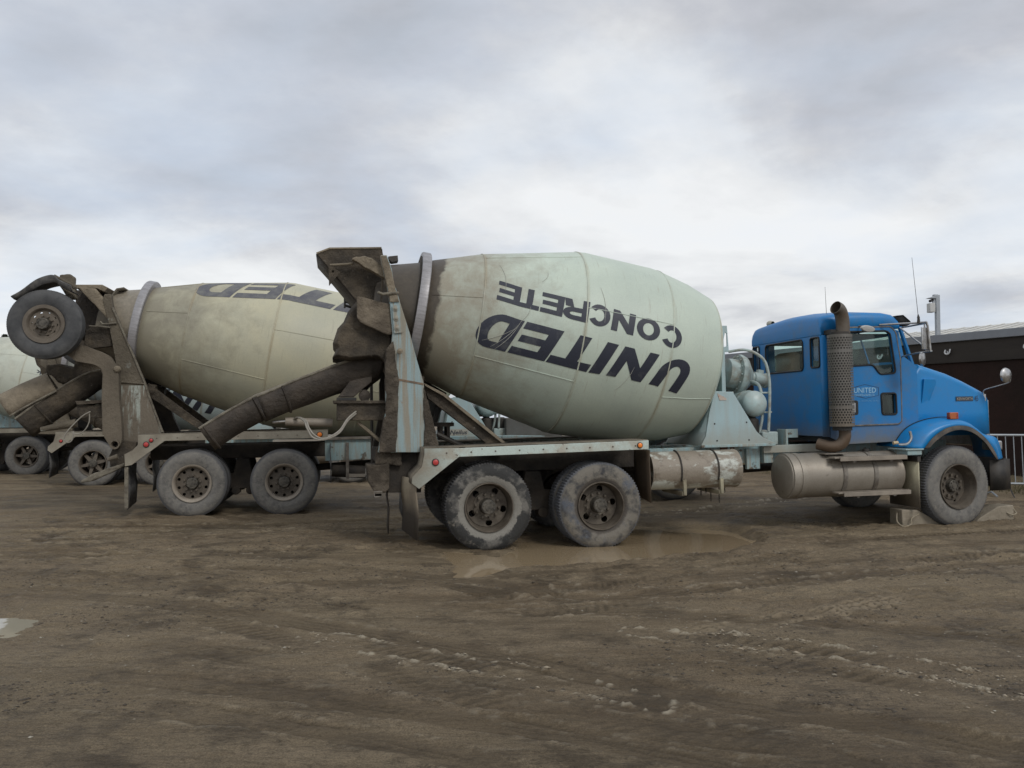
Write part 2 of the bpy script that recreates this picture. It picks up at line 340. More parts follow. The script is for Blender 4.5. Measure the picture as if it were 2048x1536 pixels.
def plate_mesh(pts, holes, y0, y1):      # flat plate in x-z with real holes
    cu = bpy.data.curves.new('c', 'CURVE'); cu.dimensions = '2D'; cu.fill_mode = 'BOTH'; cu.extrude = abs(y1-y0)/2
    for P in [pts]+holes:
        sp = cu.splines.new('POLY'); sp.points.add(len(P)-1); sp.use_cyclic_u = True
        for q, p in zip(sp.points, P): q.co = (p[0], p[1], 0, 1)
    me = curve_mesh(cu); me.transform(Matrix.Translation((0, (y0+y1)/2, 0)) @ Matrix.Rotation(R(90), 4, 'X')); return me
def text_mesh(txt, w, h, x, z, y, bold=0.0, ext=.001, rot180=False, shear=0.0):
    cu = bpy.data.curves.new('t', 'FONT'); cu.body = txt; cu.extrude = 0.0; cu.offset = bold; cu.shear = shear
    cu.resolution_u = 3
    me = curve_mesh(cu); co = np.array([v.co[:] for v in me.vertices]); mn = co.min(0); mxx = co.max(0)
    sx = w/(mxx[0]-mn[0]); sz = h/(mxx[1]-mn[1])
    for v in me.vertices:
        a = (v.co.x-mn[0])*sx; b = (v.co.y-mn[1])*sz
        if rot180: a, b = w-a, h-b
        v.co = (x+a, y, z+b)
    return me
def rrect(x0, x1, z0, z1, r=.04, n=5):
    P = []
    for cx_, cz_, a0 in ((x1-r, z1-r, 0), (x0+r, z1-r, 90), (x0+r, z0+r, 180), (x1-r, z0+r, 270)):
        for i in range(n+1):
            a = R(a0+90*i/n); P.append((cx_+r*math.cos(a), cz_+r*math.sin(a)))
    return P
def roundpoly(pts, r=.04, n=4):
    P = []; m = len(pts)
    for i in range(m):
        a = Vector(pts[i-1]); b = Vector(pts[i]); c = Vector(pts[(i+1) % m])
        d = min(r, (a-b).length*.45, (c-b).length*.45); p = b+(a-b).normalized()*d; q = b+(c-b).normalized()*d
        for k in range(n+1):
            t = k/n; P.append(tuple(p*(1-t)**2+b*2*t*(1-t)+q*t*t))
    return P
def circle(cx_, cz_, r, n=20, sx=1.0): return [(cx_+sx*r*math.cos(2*math.pi*i/n), cz_+r*math.sin(2*math.pi*i/n)) for i in range(n)]
def smoothpath(P, n=6):
    P = [Vector(p) for p in P]; out_ = []
    for i in range(len(P)-1):
        a = P[max(i-1, 0)]; b = P[i]; c = P[i+1]; d = P[min(i+2, len(P)-1)]
        for k in range(n):
            t = k/n; out_.append(.5*((2*b)+(c-a)*t+(2*a-5*b+4*c-d)*t*t+(3*b-a-3*c+d)*t**3))
    out_.append(P[-1]); return out_

# ------------------------------------------------------------------ wheels
TY = {}
def tyre_mesh(lug):
    if ('t', lug) in TY: return TY[('t', lug)]
    w_ = .27; prof = [(.05, .288), (.02, .30), (.004, .335), (-.004, .39), (-.002, .44), (.008, .475), (.018, .495), (.022, .50), (.03, .512), (.042, .533), (.08, .537), (.088, .528), (.096, .537), (.135, .539)]
    prof = prof+[(w_-a, r) for a, r in prof[::-1]][1:]
    n = 180; m = len(prof)
    def mod(i, j, r):
        if 9 <= i <= m-10:
            if (j % 2) < 1: return r-(.015 if lug else .003)
        if i in (8, m-9) and lug and (j % 2) < 1: return r-.006
        return r
    b = MB().lathe(prof, n, mod=mod); TY[('t', lug)] = b; return b
def make_wheel(parent, x, y, z, kind, side=1, mt=mRubber, mr=mRim, lug=True, yaw=0, inner=False, rs=1.0):
    key = ('w', kind, inner, mr.name)
    if key not in TY:
        b = MB()
        if kind == 'A': dp, prof = .17, [(.012, .300), (-.004, .296), (-.004, .285), (.016, .278), (.05, .272), (.11, .262), (.17, .255)]
        elif kind == 'B': dp, prof = .085, [(.012, .300), (-.004, .299), (-.004, .292), (.012, .268), (.03, .256), (.06, .25), (.085, .248)]
        elif kind == 'C': dp, prof = .15, [(.012, .300), (-.004, .297), (-.004, .285), (.02, .275), (.08, .255), (.15, .235)]
        elif kind == 'D': dp, prof = .10, [(.012, .300), (-.004, .297), (-.002, .28), (.03, .268), (.10, .262), (.24, .262)]
        else: dp, prof = .05, [(.012, .300), (-.004, .296), (0, .245), (.02, .225), (.05, .215)]
        b.lathe(prof, 56)
        # barrel behind the disc so that hand holes look into a real hollow
        b.lathe([(dp, .262), (.26, .262)], 40); b.lathe([(dp+.06, .0), (dp+.06, .185), (.26, .19)], 32)
        me = bpy.data.meshes.new('rim'); me.from_pydata(b.v, [], b.f)
        bm = bmesh.new(); bm.from_mesh(me)
        if kind == 'A': holes = [circle(.202*math.cos(t), 0.202*math.sin(t), .041, 16, 1.0) for t in [R(8+72*i) for i in range(5)]]
        elif kind == 'B': holes = [circle(.213*math.cos(t), .213*math.sin(t), .025, 14) for t in [R(18+36*i) for i in range(10)]]
        elif kind == 'C': holes = [circle(.205*math.cos(t), .205*math.sin(t), .02, 12) for t in [R(60+180*i) for i in range(2)]]
        elif kind == 'E': holes = [circle(.17*math.cos(t), .17*math.sin(t), .021, 12) for t in [R(18+36*i) for i in range(10)]]
        else: holes = []
        if kind == 'D':
            for i in range(6):
                t = R(90+60*i); a = Vector((math.cos(t), 0, math.sin(t))); p = Vector((-a.z, 0, a.x))
                v = [a*.05+p*.045, a*.265+p*.026, a*.265-p*.026, a*.05-p*.045]
                mb = MB(); mb.add([tuple(q+Vector((0, .06, 0))) for q in v]+[tuple(q+Vector((0, .16, 0))) for q in v], [(0, 1, 2, 3), (7, 6, 5, 4), (0, 4, 5, 1), (1, 5, 6, 2), (2, 6, 7, 3), (3, 7, 4, 0)])
                m2 = bpy.data.meshes.new('x'); m2.from_pydata(mb.v, [], mb.f); bm.from_mesh(m2)
        else:
            m2 = plate_mesh(circle(0, 0, .25 if kind != 'E' else .217, 56), holes, dp, dp+.012); bm.from_mesh(m2)
            nb = MB(); nr = .143
            if kind in 'BE': nr = .125
            bs_ = 1.5 if kind == 'C' else 1.15
            for i in range(10):
                t = R(36*i+12); c = (nr*math.cos(t), 0, nr*math.sin(t))
                nb.lathe([(dp-.012, .017*bs_), (dp-.018, .016*bs_), (dp-.019, .013*bs_), (dp-.045, .0125*bs_), (dp-.047, 0)], 8, c)
            if kind == 'C': nb.lathe([(dp+.002, .185), (dp-.012, .18), (dp-.014, .10)], 40)
            else: nb.lathe([(dp+.002, .175), (dp-.006, .172), (dp-.007, .10)], 40)
            m3 = bpy.data.meshes.new('x'); m3.from_pydata(nb.v, [], nb.f); bm.from_mesh(m3)
        bmesh.ops.recalc_face_normals(bm, faces=bm.faces)
        for f in bm.faces:
            cc_ = f.calc_center_median()
            if math.hypot(cc_.x, cc_.z) < .247 or cc_.y > .09: f.material_index = 1
        bm.to_mesh(me); bm.free(); me.name = 'wheel'; TY[key] = me
        me.materials.append(mr); me.materials.append(mRimIn if kind in 'BC' else mr)
    rz = yaw if side > 0 else yaw+math.pi
    o = obj('wheel', TY[key], None, parent, loc=(x, y, z), rot=(0, random.uniform(0, 6) if kind != 'A' else random.choice([0, R(20)]), rz))
    if yaw == 0 and side > 0: pass
    o.scale = (rs, 1, rs)
    k2 = ('tm', lug, mt.name)
    if k2 not in TY:
        t0 = tyre_mesh(lug); t1 = MB().add(t0.v, t0.f).build('tyre', mt, None, smooth=28); TY[k2] = t1.data; bpy.data.objects.remove(t1)
    t = obj('tyre', TY[k2], None, o, smooth=28); t.rotation_euler = (0, 0, 0)
    if not inner:
        if ('h', kind) not in TY:
            h = MB(); dp = {'A': .17, 'B': .085, 'C': .15, 'D': .12, 'E': .05}[kind]; hs_ = .8 if kind == 'C' else .92; o_ = {'A': .03, 'B': .03, 'C': .09, 'D': .02, 'E': -.06}[kind]
            h.lathe([(a_, r_*hs_) for a_, r_ in [(dp+.01, .115), (dp-.02, .10), (dp-.05, .085), (o_+.02, .08), (o_+.02, .098), (o_+.002, .096), (o_-.004, .088), (o_-.006, .05), (o_-.012, .045), (o_-.013, 0)]], 32)
            for i in range(8):
                a = R(45*i); h.lathe([(o_-.002, .011), (o_-.014, .011), (o_-.016, 0)], 6, (.075*hs_*math.cos(a), 0, .075*hs_*math.sin(a)))
            hh = h.build('hub', mHub, None); TY[('h', kind)] = hh.data; bpy.data.objects.remove(hh)
        obj('hub', TY[('h', kind)], None, o)
    return o

# ------------------------------------------------------------------ drum
PROF = [(-1.78, .565), (-1.2, .725), (-1.1, .77), (-.47, .975), (.79, 1.25), (.9, 1.262), (1.85, 1.235), (1.96, 1.22), (2.4, 1.12), (2.72, 1.01), (2.76, .98), (2.80, .92), (2.86, .81), (2.95, .62), (3.08, .35), (3.16, .14), (3.18, 0)]
PX = np.array(PROF)
def rad(t): return float(np.interp(t, PX[:-1, 0], PX[:-1, 1]))
def dP(t, phi, o=.004):
    r = rad(t)+o; return (t, -r*math.cos(phi), r*math.sin(phi))
def glyph(ch, sx, sy, n=8):        # list of four-corner patches inside the unit box; no patch overlaps another
    def arc(cx_, cy_, rx0, ry0, rx1, ry1, a0, a1, k):
        q = []
        for i in range(k):
            p = [R(a0+(a1-a0)*(i+j)/k) for j in (0, 1)]
            q.append([(cx_+rx0*math.cos(p[0]), cy_+ry0*math.sin(p[0])), (cx_+rx1*math.cos(p[0]), cy_+ry1*math.sin(p[0])),
                      (cx_+rx1*math.cos(p[1]), cy_+ry1*math.sin(p[1])), (cx_+rx0*math.cos(p[1]), cy_+ry0*math.sin(p[1]))])
        return q
    def rc(a, b, c, d): return [[(a, b), (c, b), (c, d), (a, d)]]
    if ch == 'I': return rc(0, 0, 1, 1)
    if ch == 'N':
        d = .62*sx/(1-sx)*1.9
        return rc(0, 0, sx, 1)+rc(1-sx, 0, 1, 1)+[[(sx, 1-d), (1-sx, 0), (1-sx, d), (sx, 1)]]
    if ch == 'T': return rc(0, 1-sy, 1, 1)+rc(.5-sx/2, 0, .5+sx/2, 1-sy)
    if ch == 'E': return rc(0, 0, sx, 1)+rc(sx, 0, 1, sy)+rc(sx, .5-sy*.48, .94, .5+sy*.48)+rc(sx, 1-sy, 1, 1)
    if ch == 'U': return rc(0, .45, sx, 1)+rc(1-sx, .45, 1, 1)+arc(.5, .45, .5-sx, .45-sy, .5, .45, 180, 360, 14)
    if ch == 'D': return rc(0, 0, sx, 1)+rc(sx, 0, .5, sy)+rc(sx, 1-sy, .5, 1)+arc(.5, .5, .5-sx, .5-sy, .5, .5, -90, 90, 14)
    if ch == 'O': return arc(.5, .5, .5-sx, .5-sy, .5, .5, 0, 360, 28)
    if ch == 'C': return arc(.5, .5, .5-sx, .5-sy, .5, .5, 33, 327, 24)
    if ch == 'R': return rc(0, 0, sx, 1)+rc(sx, 1-sy, .6, 1)+rc(sx, .40, .6, .40+sy)+arc(.6, .70, .4-sx, .30-sy, .4, .30, -90, 90, 10)+[[(.42, .40), (.42+.04, 0), (1.0, 0), (.74, .415)]][:0]+[[(.98-sx, 0), (1.0, 0), (.93, .38), (.60, .399)]]
    return []
UNITED = [('U', 2.17, .43, .31, .23), ('N', 1.63, .47, .27, .27), ('I', 1.076, .15, 1, 1), ('T', .90, .51, .29, .24), ('E', .373, .46, .31, .215), ('D', -.115, .46, .31, .20)]
CONCR = [('C', 2.075, .30, .275, .22), ('O', 1.755, .315, .265, .215), ('N', 1.41, .30, .275, .22), ('C', 1.08, .285, .28, .22), ('R', .80, .31, .265, .215), ('E', .49, .275, .285, .215), ('T', .20, .245, .31, .215), ('E', -.04, .28, .285, .215)]
def lettering(parent, mat, shift_t=0.0, shift_phi=0.0, both=True, k=1.0):
    mb = MB()
    cu = (np.array([-.55, -.2, .0, .52, .86, 1.26, 1.8, 2.33]), np.radians([6.5, 4.5, 2.3, -.6, -1.9, -3.0, -4.3, -4.9]))
    ct = (np.array([-.6, -.18, .35, .92, 1.35, 1.83, 2.2]), np.radians([-20.2, -20.3, -20.7, -21.4, -21.4, -22.6, -28.2+1.5]))
    bu = (np.array([-.33, -.25, -.04, .6, 1.23, 1.69, 2.07]), np.radians([31.0, 29.6, 25.8, 19.8, 16.9, 15.6, 14.0]))
    bt = (np.array([-.33, -.03, .46, .9, 1.43, 1.96, 2.07]), np.radians([15.0, 11.4, 7.9, 5.4, 3.7, .9, .4]))
    for word, base, top, sh in ((UNITED, cu, ct, .17), (CONCR, bu, bt, .02)):
        if word is CONCR and not both: continue
        for ch, tl, wd, sx, sy in word:
            for q in glyph(ch, sx, sy):
                K = 6; G = []
                for i in range(K+1):
                    for j in range(K+1):
                        a = i/K; b = j/K
                        u = (1-a)*(1-b)*q[0][0]+a*(1-b)*q[1][0]+a*b*q[2][0]+(1-a)*b*q[3][0]
                        v = (1-a)*(1-b)*q[0][1]+a*(1-b)*q[1][1]+a*b*q[2][1]+(1-a)*b*q[3][1]
                        t = tl-u*wd+sh*(1-v)
                        pt_ = np.interp(t, *top); ph = pt_+(np.interp(t, *base)-pt_)*(1-v)*k
                        t = -.55+(t+.55)*k
                        G.append(dP(t+shift_t, float(ph)+shift_phi, .0045))
                mb.add(G, [(i*(K+1)+j, (i+1)*(K+1)+j, (i+1)*(K+1)+j+1, i*(K+1)+j+1) for i in range(K) for j in range(K)])
    return mb.build('lettering', mat, parent, smooth=60)
def make_drum(parent, mat, pos, pitch, lmat=None, lphi=0.0, lt=0.0, beads=(), extra=None, both=True, lk=1.0):
    prof = []
    for (a, ra), (b, rb) in zip(PROF[:-1], PROF[1:]):
        k = max(1, int((b-a)/.12))
        prof += [(a+(b-a)*i/k, ra+(rb-ra)*i/k) for i in range(k)]
    prof.append(PROF[-1]); prof = [(-1.76, .53)]+prof
    mb = MB().lathe(prof, 120, axis='x')
    for t in (-.47, .79, 1.96, 2.74):       # weld rings
        r = rad(t); mb.lathe([(t-.012, r-.001), (t-.006, r+.006), (t+.006, r+.006), (t+.012, r-.001)], 120, axis='x')
    o = mb.build('drum', mat, parent, loc=pos, rot=(0, R(pitch), 0), smooth=12)
    for t0, t1, ph in beads:
        n = 14; P = [dP(t0+(t1-t0)*i/n, R(ph), .001) for i in range(n+1)]; MB().tube(P, .0055, 6).build('weld_bead', mat, o)
    # roller track ring
    rr = MB().lathe([(-1.255, .70), (-1.255, .845), (-1.24, .855), (-1.15, .855), (-1.14, .845), (-1.14, .74)], 120, axis='x')
    rr.build('roller_track', mSteel, o, smooth=40)
    rg = MB().lathe([(-1.27, .70), (-1.262, .80), (-1.256, .80)], 100, axis='x'); rg.build('track_flange', mHop, o)
    # charging mouth interior
    mm = MB().lathe([(-1.775, .56), (-1.79, .545), (-1.77, .52), (-1.2, .60), (-.6, .2), (-.6, 0)], 60, axis='x'); mm.build('drum_mouth', mChute, o)
    if lmat: lettering(o, lmat, lt, lphi, both, lk)
    return o

# ------------------------------------------------------------------ chassis pieces shared by the trucks
def chassis(root, rear_x=1.44, front_x=6.516, paint=mPaint):
    mb = MB()
    for y in (.80, 1.58): mb.box(2.3, 7.0, y, y+.07, .86, 1.10)
    for x in (2.6, 4.0, 5.4): mb.box(x, x+.08, .87, 1.58, .90, 1.06)
    mb.build('frame_rail', paint, root, bev=.008)
    u = MB()
    for y in (.80, 1.58): u.box(-.75, 2.3, y, y+.07, .86, 1.10)
    u.box(-.6, 2.2, .87, 1.58, .88, .92)
    for x in (.03, rear_x, front_x):
        u.tube([(x, .35, .5), (x, 2.1, .5)], .075, 12)
    for x in (.03, rear_x):
        u.lathe([(-.24, .05), (-.2, .15), (0, .22), (.2, .15), (.24, .05)], 20, (x, 1.22, .52), axis='x')
    xm = (.03+rear_x)/2
    for y in (.72, 1.66):
        u.prism([(.0, .42), (xm-.1, .36), (xm+.1, .36), (rear_x, .42), (rear_x, .56), (xm+.15, .62), (xm+.1, .86), (xm-.1, .86), (xm-.15, .62), (.0, .56)], y-.06, y+.06)
        u.tube([(xm-.11, y-.1, .33), (xm-.11, y+.1, .33)], .07, 14); u.tube([(xm+.12, y-.1, .33), (xm+.12, y+.1, .33)], .07, 14)
    u.prism([(front_x-.6, .6), (front_x, .56), (front_x+.6, .6), (front_x+.6, .66), (front_x, .62), (front_x-.6, .66)], .78, .88)
    u.prism([(front_x-.6, .6), (front_x, .56), (front_x+.6, .6), (front_x+.6, .66), (front_x, .62), (front_x-.6, .66)], 1.58, 1.68)
    u.tube([(1.5, 1.22, .62), (3.2, 1.22, .72), (5.2, 1.22, .8)], .06, 10)
    u.box(5.0, 6.9, .95, 1.5, .62, 1.1); u.box(3.0, 3.6, .95, 1.5, .72, .95)
    u.build('underbody', mUnder, root, bev=.01)
def rear_wheels(root, kind, mts, mr, rear_x=1.44, zc=(.5, .47), lug=True):
    for k, x in enumerate((.03, rear_x)):
        z = zc[k]
        make_wheel(root, x, 0, z, kind, 1, mts[k], mr, lug)
        make_wheel(root, x, .33, z, kind, 1, mts[k], mr, lug, inner=True)
        make_wheel(root, x, 2.44, z, kind, -1, mRubber, mr, lug)
        make_wheel(root, x, 2.11, z, kind, -1, mRubber, mr, lug, inner=True)
def fender(root, face, path, y0, y1, mat, top, lights, far=False):
    # face plate, bent top sheet and the end return, as one pressed guard
    n = MB().prism(face, y0-.012, y0+.012)
    o = n.build('fender_rail', mat, root, bev=.004)
    MB().sheet(path, y0+.013, y1).build('fender_top', top, root, solid=.012)
    for (x, z, r, m_) in lights:
        yy = y0-.012 if not far else y0+.012
        MB().lathe([(yy+.004, r*1.35), (yy-.012, r*1.3), (yy-.014, r*.9)], 20, (x, 0, z)).build('lamp_grommet', mRub, o)
        MB().lathe([(yy-.006, r*1.02), (yy-.018, r), (yy-.024, r*.6), (yy-.025, 0)], 20, (x, 0, z)).build('marker_lamp', m_, o)
    b = MB()
    for i in range(9):
        x = path[0][0]+(path[1][0]-path[0][0])*(i+.6)/9.5; z = path[0][1]+(path[1][1]-path[0][1])*(i+.6)/9.5
        b.lathe([(y0-.010, .011), (y0-.018, .010), (y0-.020, 0)], 8, (x, 0, z-.065))
    b.build('rivet_row', mRimBr, o)
    return o
def half_pipe(path, w_, d_, n=14, flip=False):
    """open trough swept along path of (x,y,z); w half width (lateral), d depth below the rim"""
    P = [Vector(p) for p in path]; rings = []
    for i, p in enumerate(P):
        d = (P[min(i+1, len(P)-1)]-P[max(i-1, 0)]).normalized()
        side = Vector((-d.y, d.x, 0)).normalized() if math.hypot(d.x, d.y) > .05 else Vector((0, 1, 0)); upv = side.cross(d)
        if upv.z < 0: upv = -upv
        if flip: upv = -upv
        ww = w_[i] if isinstance(w_, list) else w_; dd = d_[i] if isinstance(d_, list) else d_
        rings.append([tuple(p+side*ww*math.cos(math.pi*k/n)-upv*dd*math.sin(math.pi*k/n)**.8) for k in range(n+1)])
    return rings
def chute(root, name, path, w_, d_, mat, edge, ribs=(), flip=False):
    P = smoothpath(path, 4); k = len(P)
    def ex(v): return [np.interp(i/(k-1)*(len(v)-1), range(len(v)), v) for i in range(k)] if isinstance(v, list) else v
    w2, d2 = ex(w_), ex(d_); rg = half_pipe(P, w2, d2, flip=flip)
    o = MB().loft(rg).build(name, mat, root, solid=.014)
    e = MB(); e.tube([r[0] for r in rg], .018, 7); e.tube([r[-1] for r in rg], .018, 7); e.build('rolled_edge', edge, o, disp=.012)
    if ribs:
        rb = MB()
        for t in ribs:
            i = int(t*(k-1)); c = Vector(P[i]); rb.tube([c+(Vector(q)-c)*1.05 for q in rg[i]], .016, 6)
        rb.build('stiffener', mat, o)
    return o

def pedestal_rear(root, T, poly, mat, y0=.42, y1=.56, far=(1.9, 2.04), crust=None, crust_mat=mCrust):
    pts = T.LS(poly, y0) if T else poly
    o = MB().prism(pts, y0, y1).build('rear_column', mat, root, bev=.008)
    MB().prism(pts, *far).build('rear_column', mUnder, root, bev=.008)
    if crust:
        MB().prism(T.LS(crust, y0-.012), y0-.014, y1+.03).build('crust', crust_mat, o, sub=.016, disp=.035)
    # cross members and the drum rollers between the columns
    m = MB().box(-1.02, -.86, y1, far[0], 1.9, 2.1).box(-.95, -.75, y1, far[0], 1.15, 1.3)
    for y in (.85, 1.6): m.tube([(-.80, y-.06, 2.02), (-.66, y-.06, 2.0)], .11, 16)
    m.build('cross_member', mHop, root, bev=.01)
    return o

def front_pedestal(root, dx=0, decal=None):
    """aqua A-shaped plate carrying gearbox, hydraulic motor and water tank; numbers are metres in truck axes"""
    P = [(3.28, 1.86), (3.53, 1.845), (3.58, 1.77), (3.87, 1.30), (3.98, 1.205), (4.13, 1.14), (4.13, 1.105), (3.04, 1.115), (3.12, 1.26), (3.18, 1.58), (3.26, 1.84)]
    P = [(a+dx, b) for a, b in P]
    for y in (.60, 1.80):
        o = MB().prism(P, y, y+.03).build('front_pedestal', mPaintL, root, bev=.006)
        MB().box(3.04+dx, 4.13+dx, y-.03, y+.09, 1.10, 1.135).build('pedestal_foot', mPaint, o, bev=.005)
        bl = MB()
        for x, z in ((3.25, 1.42), (3.72, 1.43), (3.28, 1.19), (3.75, 1.19)): bl.lathe([(y-.002, .012), (y-.006, .010), (y-.007, 0)], 8, (x+dx, 0, z))
        bl.build('bolt', mBlack, o)
    m = MB().loft([[(3.06+dx, .63, 1.13), (3.06+dx, 1.8, 1.13)], [(3.15+dx, .63, 1.3), (3.15+dx, 1.8, 1.3)], [(3.21+dx, .63, 1.6), (3.21+dx, 1.8, 1.6)], [(3.30+dx, .63, 1.84), (3.30+dx, 1.8, 1.84)]])
    m.build('pedestal_web', mPaintL, root, solid=.02)
    MB().box(3.30+dx, 3.56+dx, .63, 1.80, 1.80, 1.85).build('pedestal_cap', mPaint, root, bev=.006)
    # gearbox mount with its triangular window
    me = plate_mesh([(3.54+dx, 2.79), (3.66+dx, 2.79), (3.68+dx, 2.42), (3.54+dx, 2.41)], [[(3.63+dx, 2.70), (3.655+dx, 2.68), (3.655+dx, 2.50), (3.575+dx, 2.48)]], .98, 1.00)
    g = obj('gearbox_mount', me, mPaintL, root, bev=.004)
    MB().box(3.56+dx, 3.62+dx, .98, 1.46, 1.85, 2.42).box(3.54+dx, 3.56+dx, .98, 1.46, 2.42, 2.79).build('mount_plate', mPaintL, g, bev=.005)
    ax = MB().lathe([(3.26, .10), (3.30, .22), (3.44, .23), (3.45, .30), (3.49, .31), (3.56, .285), (3.61, .22), (3.67, .15), (3.69, .08), (3.74, .08), (3.75, .10), (3.92, .095), (3.93, .11), (3.96, .11), (3.97, .06), (4.0, .05), (4.0, 0)], 32, axis='x')
    for k in range(14):
        a = R(360*k/14); ax.lathe([(3.44, .012), (3.42, .012), (3.42, 0)], 6, (0, -.265*math.cos(a), .265*math.sin(a)), axis='x')
    ax.box(3.80, 3.88, -.04, .04, .08, .14)
    ax.build('gearbox', mGear, root, loc=(.48+dx, 1.22, 2.70), rot=(0, R(10), 0))
    # water tank lying across, with domed end
    wt = MB().lathe([(.62, 0), (.625, .05), (.645, .11), (.68, .155), (.72, .178), (.74, .182), (.76, .182), (1.72, .182), (1.76, .17), (1.80, .1), (1.81, 0)], 40, (3.92+dx, 0, 1.68))
    wt = wt.build('water_tank', mCapT, root, smooth=50)
    MB().lathe([(.90, .184), (.90, .192), (.96, .192), (.96, .184)], 40, (3.92+dx, 0, 1.68)).build('tank_band', mGear, wt)
    MB().lathe([(1.25, .09), (1.26, .1), (1.45, .1), (1.47, .08), (1.52, .03)], 20, (3.90+dx, .8, 0), axis='z').build('oil_filter', mBlack, root)
    h = MB()
    h.tube(smoothpath([(3.66+dx, .95, 2.42), (3.86+dx, .8, 2.43), (4.06+dx, .72, 2.30), (4.13+dx, .70, 2.05), (4.13+dx, .70, 1.7), (4.11+dx, .72, 1.3)]), .020, 10)
    h.tube(smoothpath([(4.0+dx, 1.15, 2.02), (4.05+dx, .9, 1.97), (4.06+dx, .80, 1.85), (4.07+dx, .80, 1.6), (4.06+dx, .80, 1.45), (4.02+dx, .83, 1.25)]), .022, 10)
    h.tube([(4.04+dx, .76, 1.83), (4.16+dx, .70, 1.83)], .013, 6).tube([(4.04+dx, .78, 1.56), (4.16+dx, .70, 1.56)], .013, 6)
    h.build('hydraulic_hose', mHoseA, root)
    r = MB().box(4.02+dx, 4.26+dx, .72, 1.15, 1.10, 1.29); r.lathe([(1.29, .07), (1.31, .065), (1.315, 0)], 16, (4.12+dx, .9, 0), axis='z')
    r.build('oil_reservoir', mGear, root, bev=.03)
    q = MB().box(4.34+dx, 4.37+dx, .66, .90, 1.1, 1.32).box(4.37+dx, 4.55+dx, .70, .72, 1.20, 1.32); q.build('bracket', mPaint, root, bev=.004)
    if decal:
        MB().prism([(3.30+dx, 1.83), (3.43+dx, 1.76), (3.43+dx, 1.735), (3.33+dx, 1.735)], .594, .598).build('warning_decal', decal, root)
mPaintL = M('light_aqua_paint', (.37, .50, .53), (.36, .43, .43), .4, 2.2, .25, .42, c3=(.32, .27, .19), amt3=.14, scale3=5, sharp3=.1, streak=(5, 5, .6), fine=.06, zg=(1.0, 1.45, .5), zc=(.30, .29, .24))
mDecal = M('worn_decal', (.5, .42, .36), (.45, .12, .07), .35, 14, .05, .6)

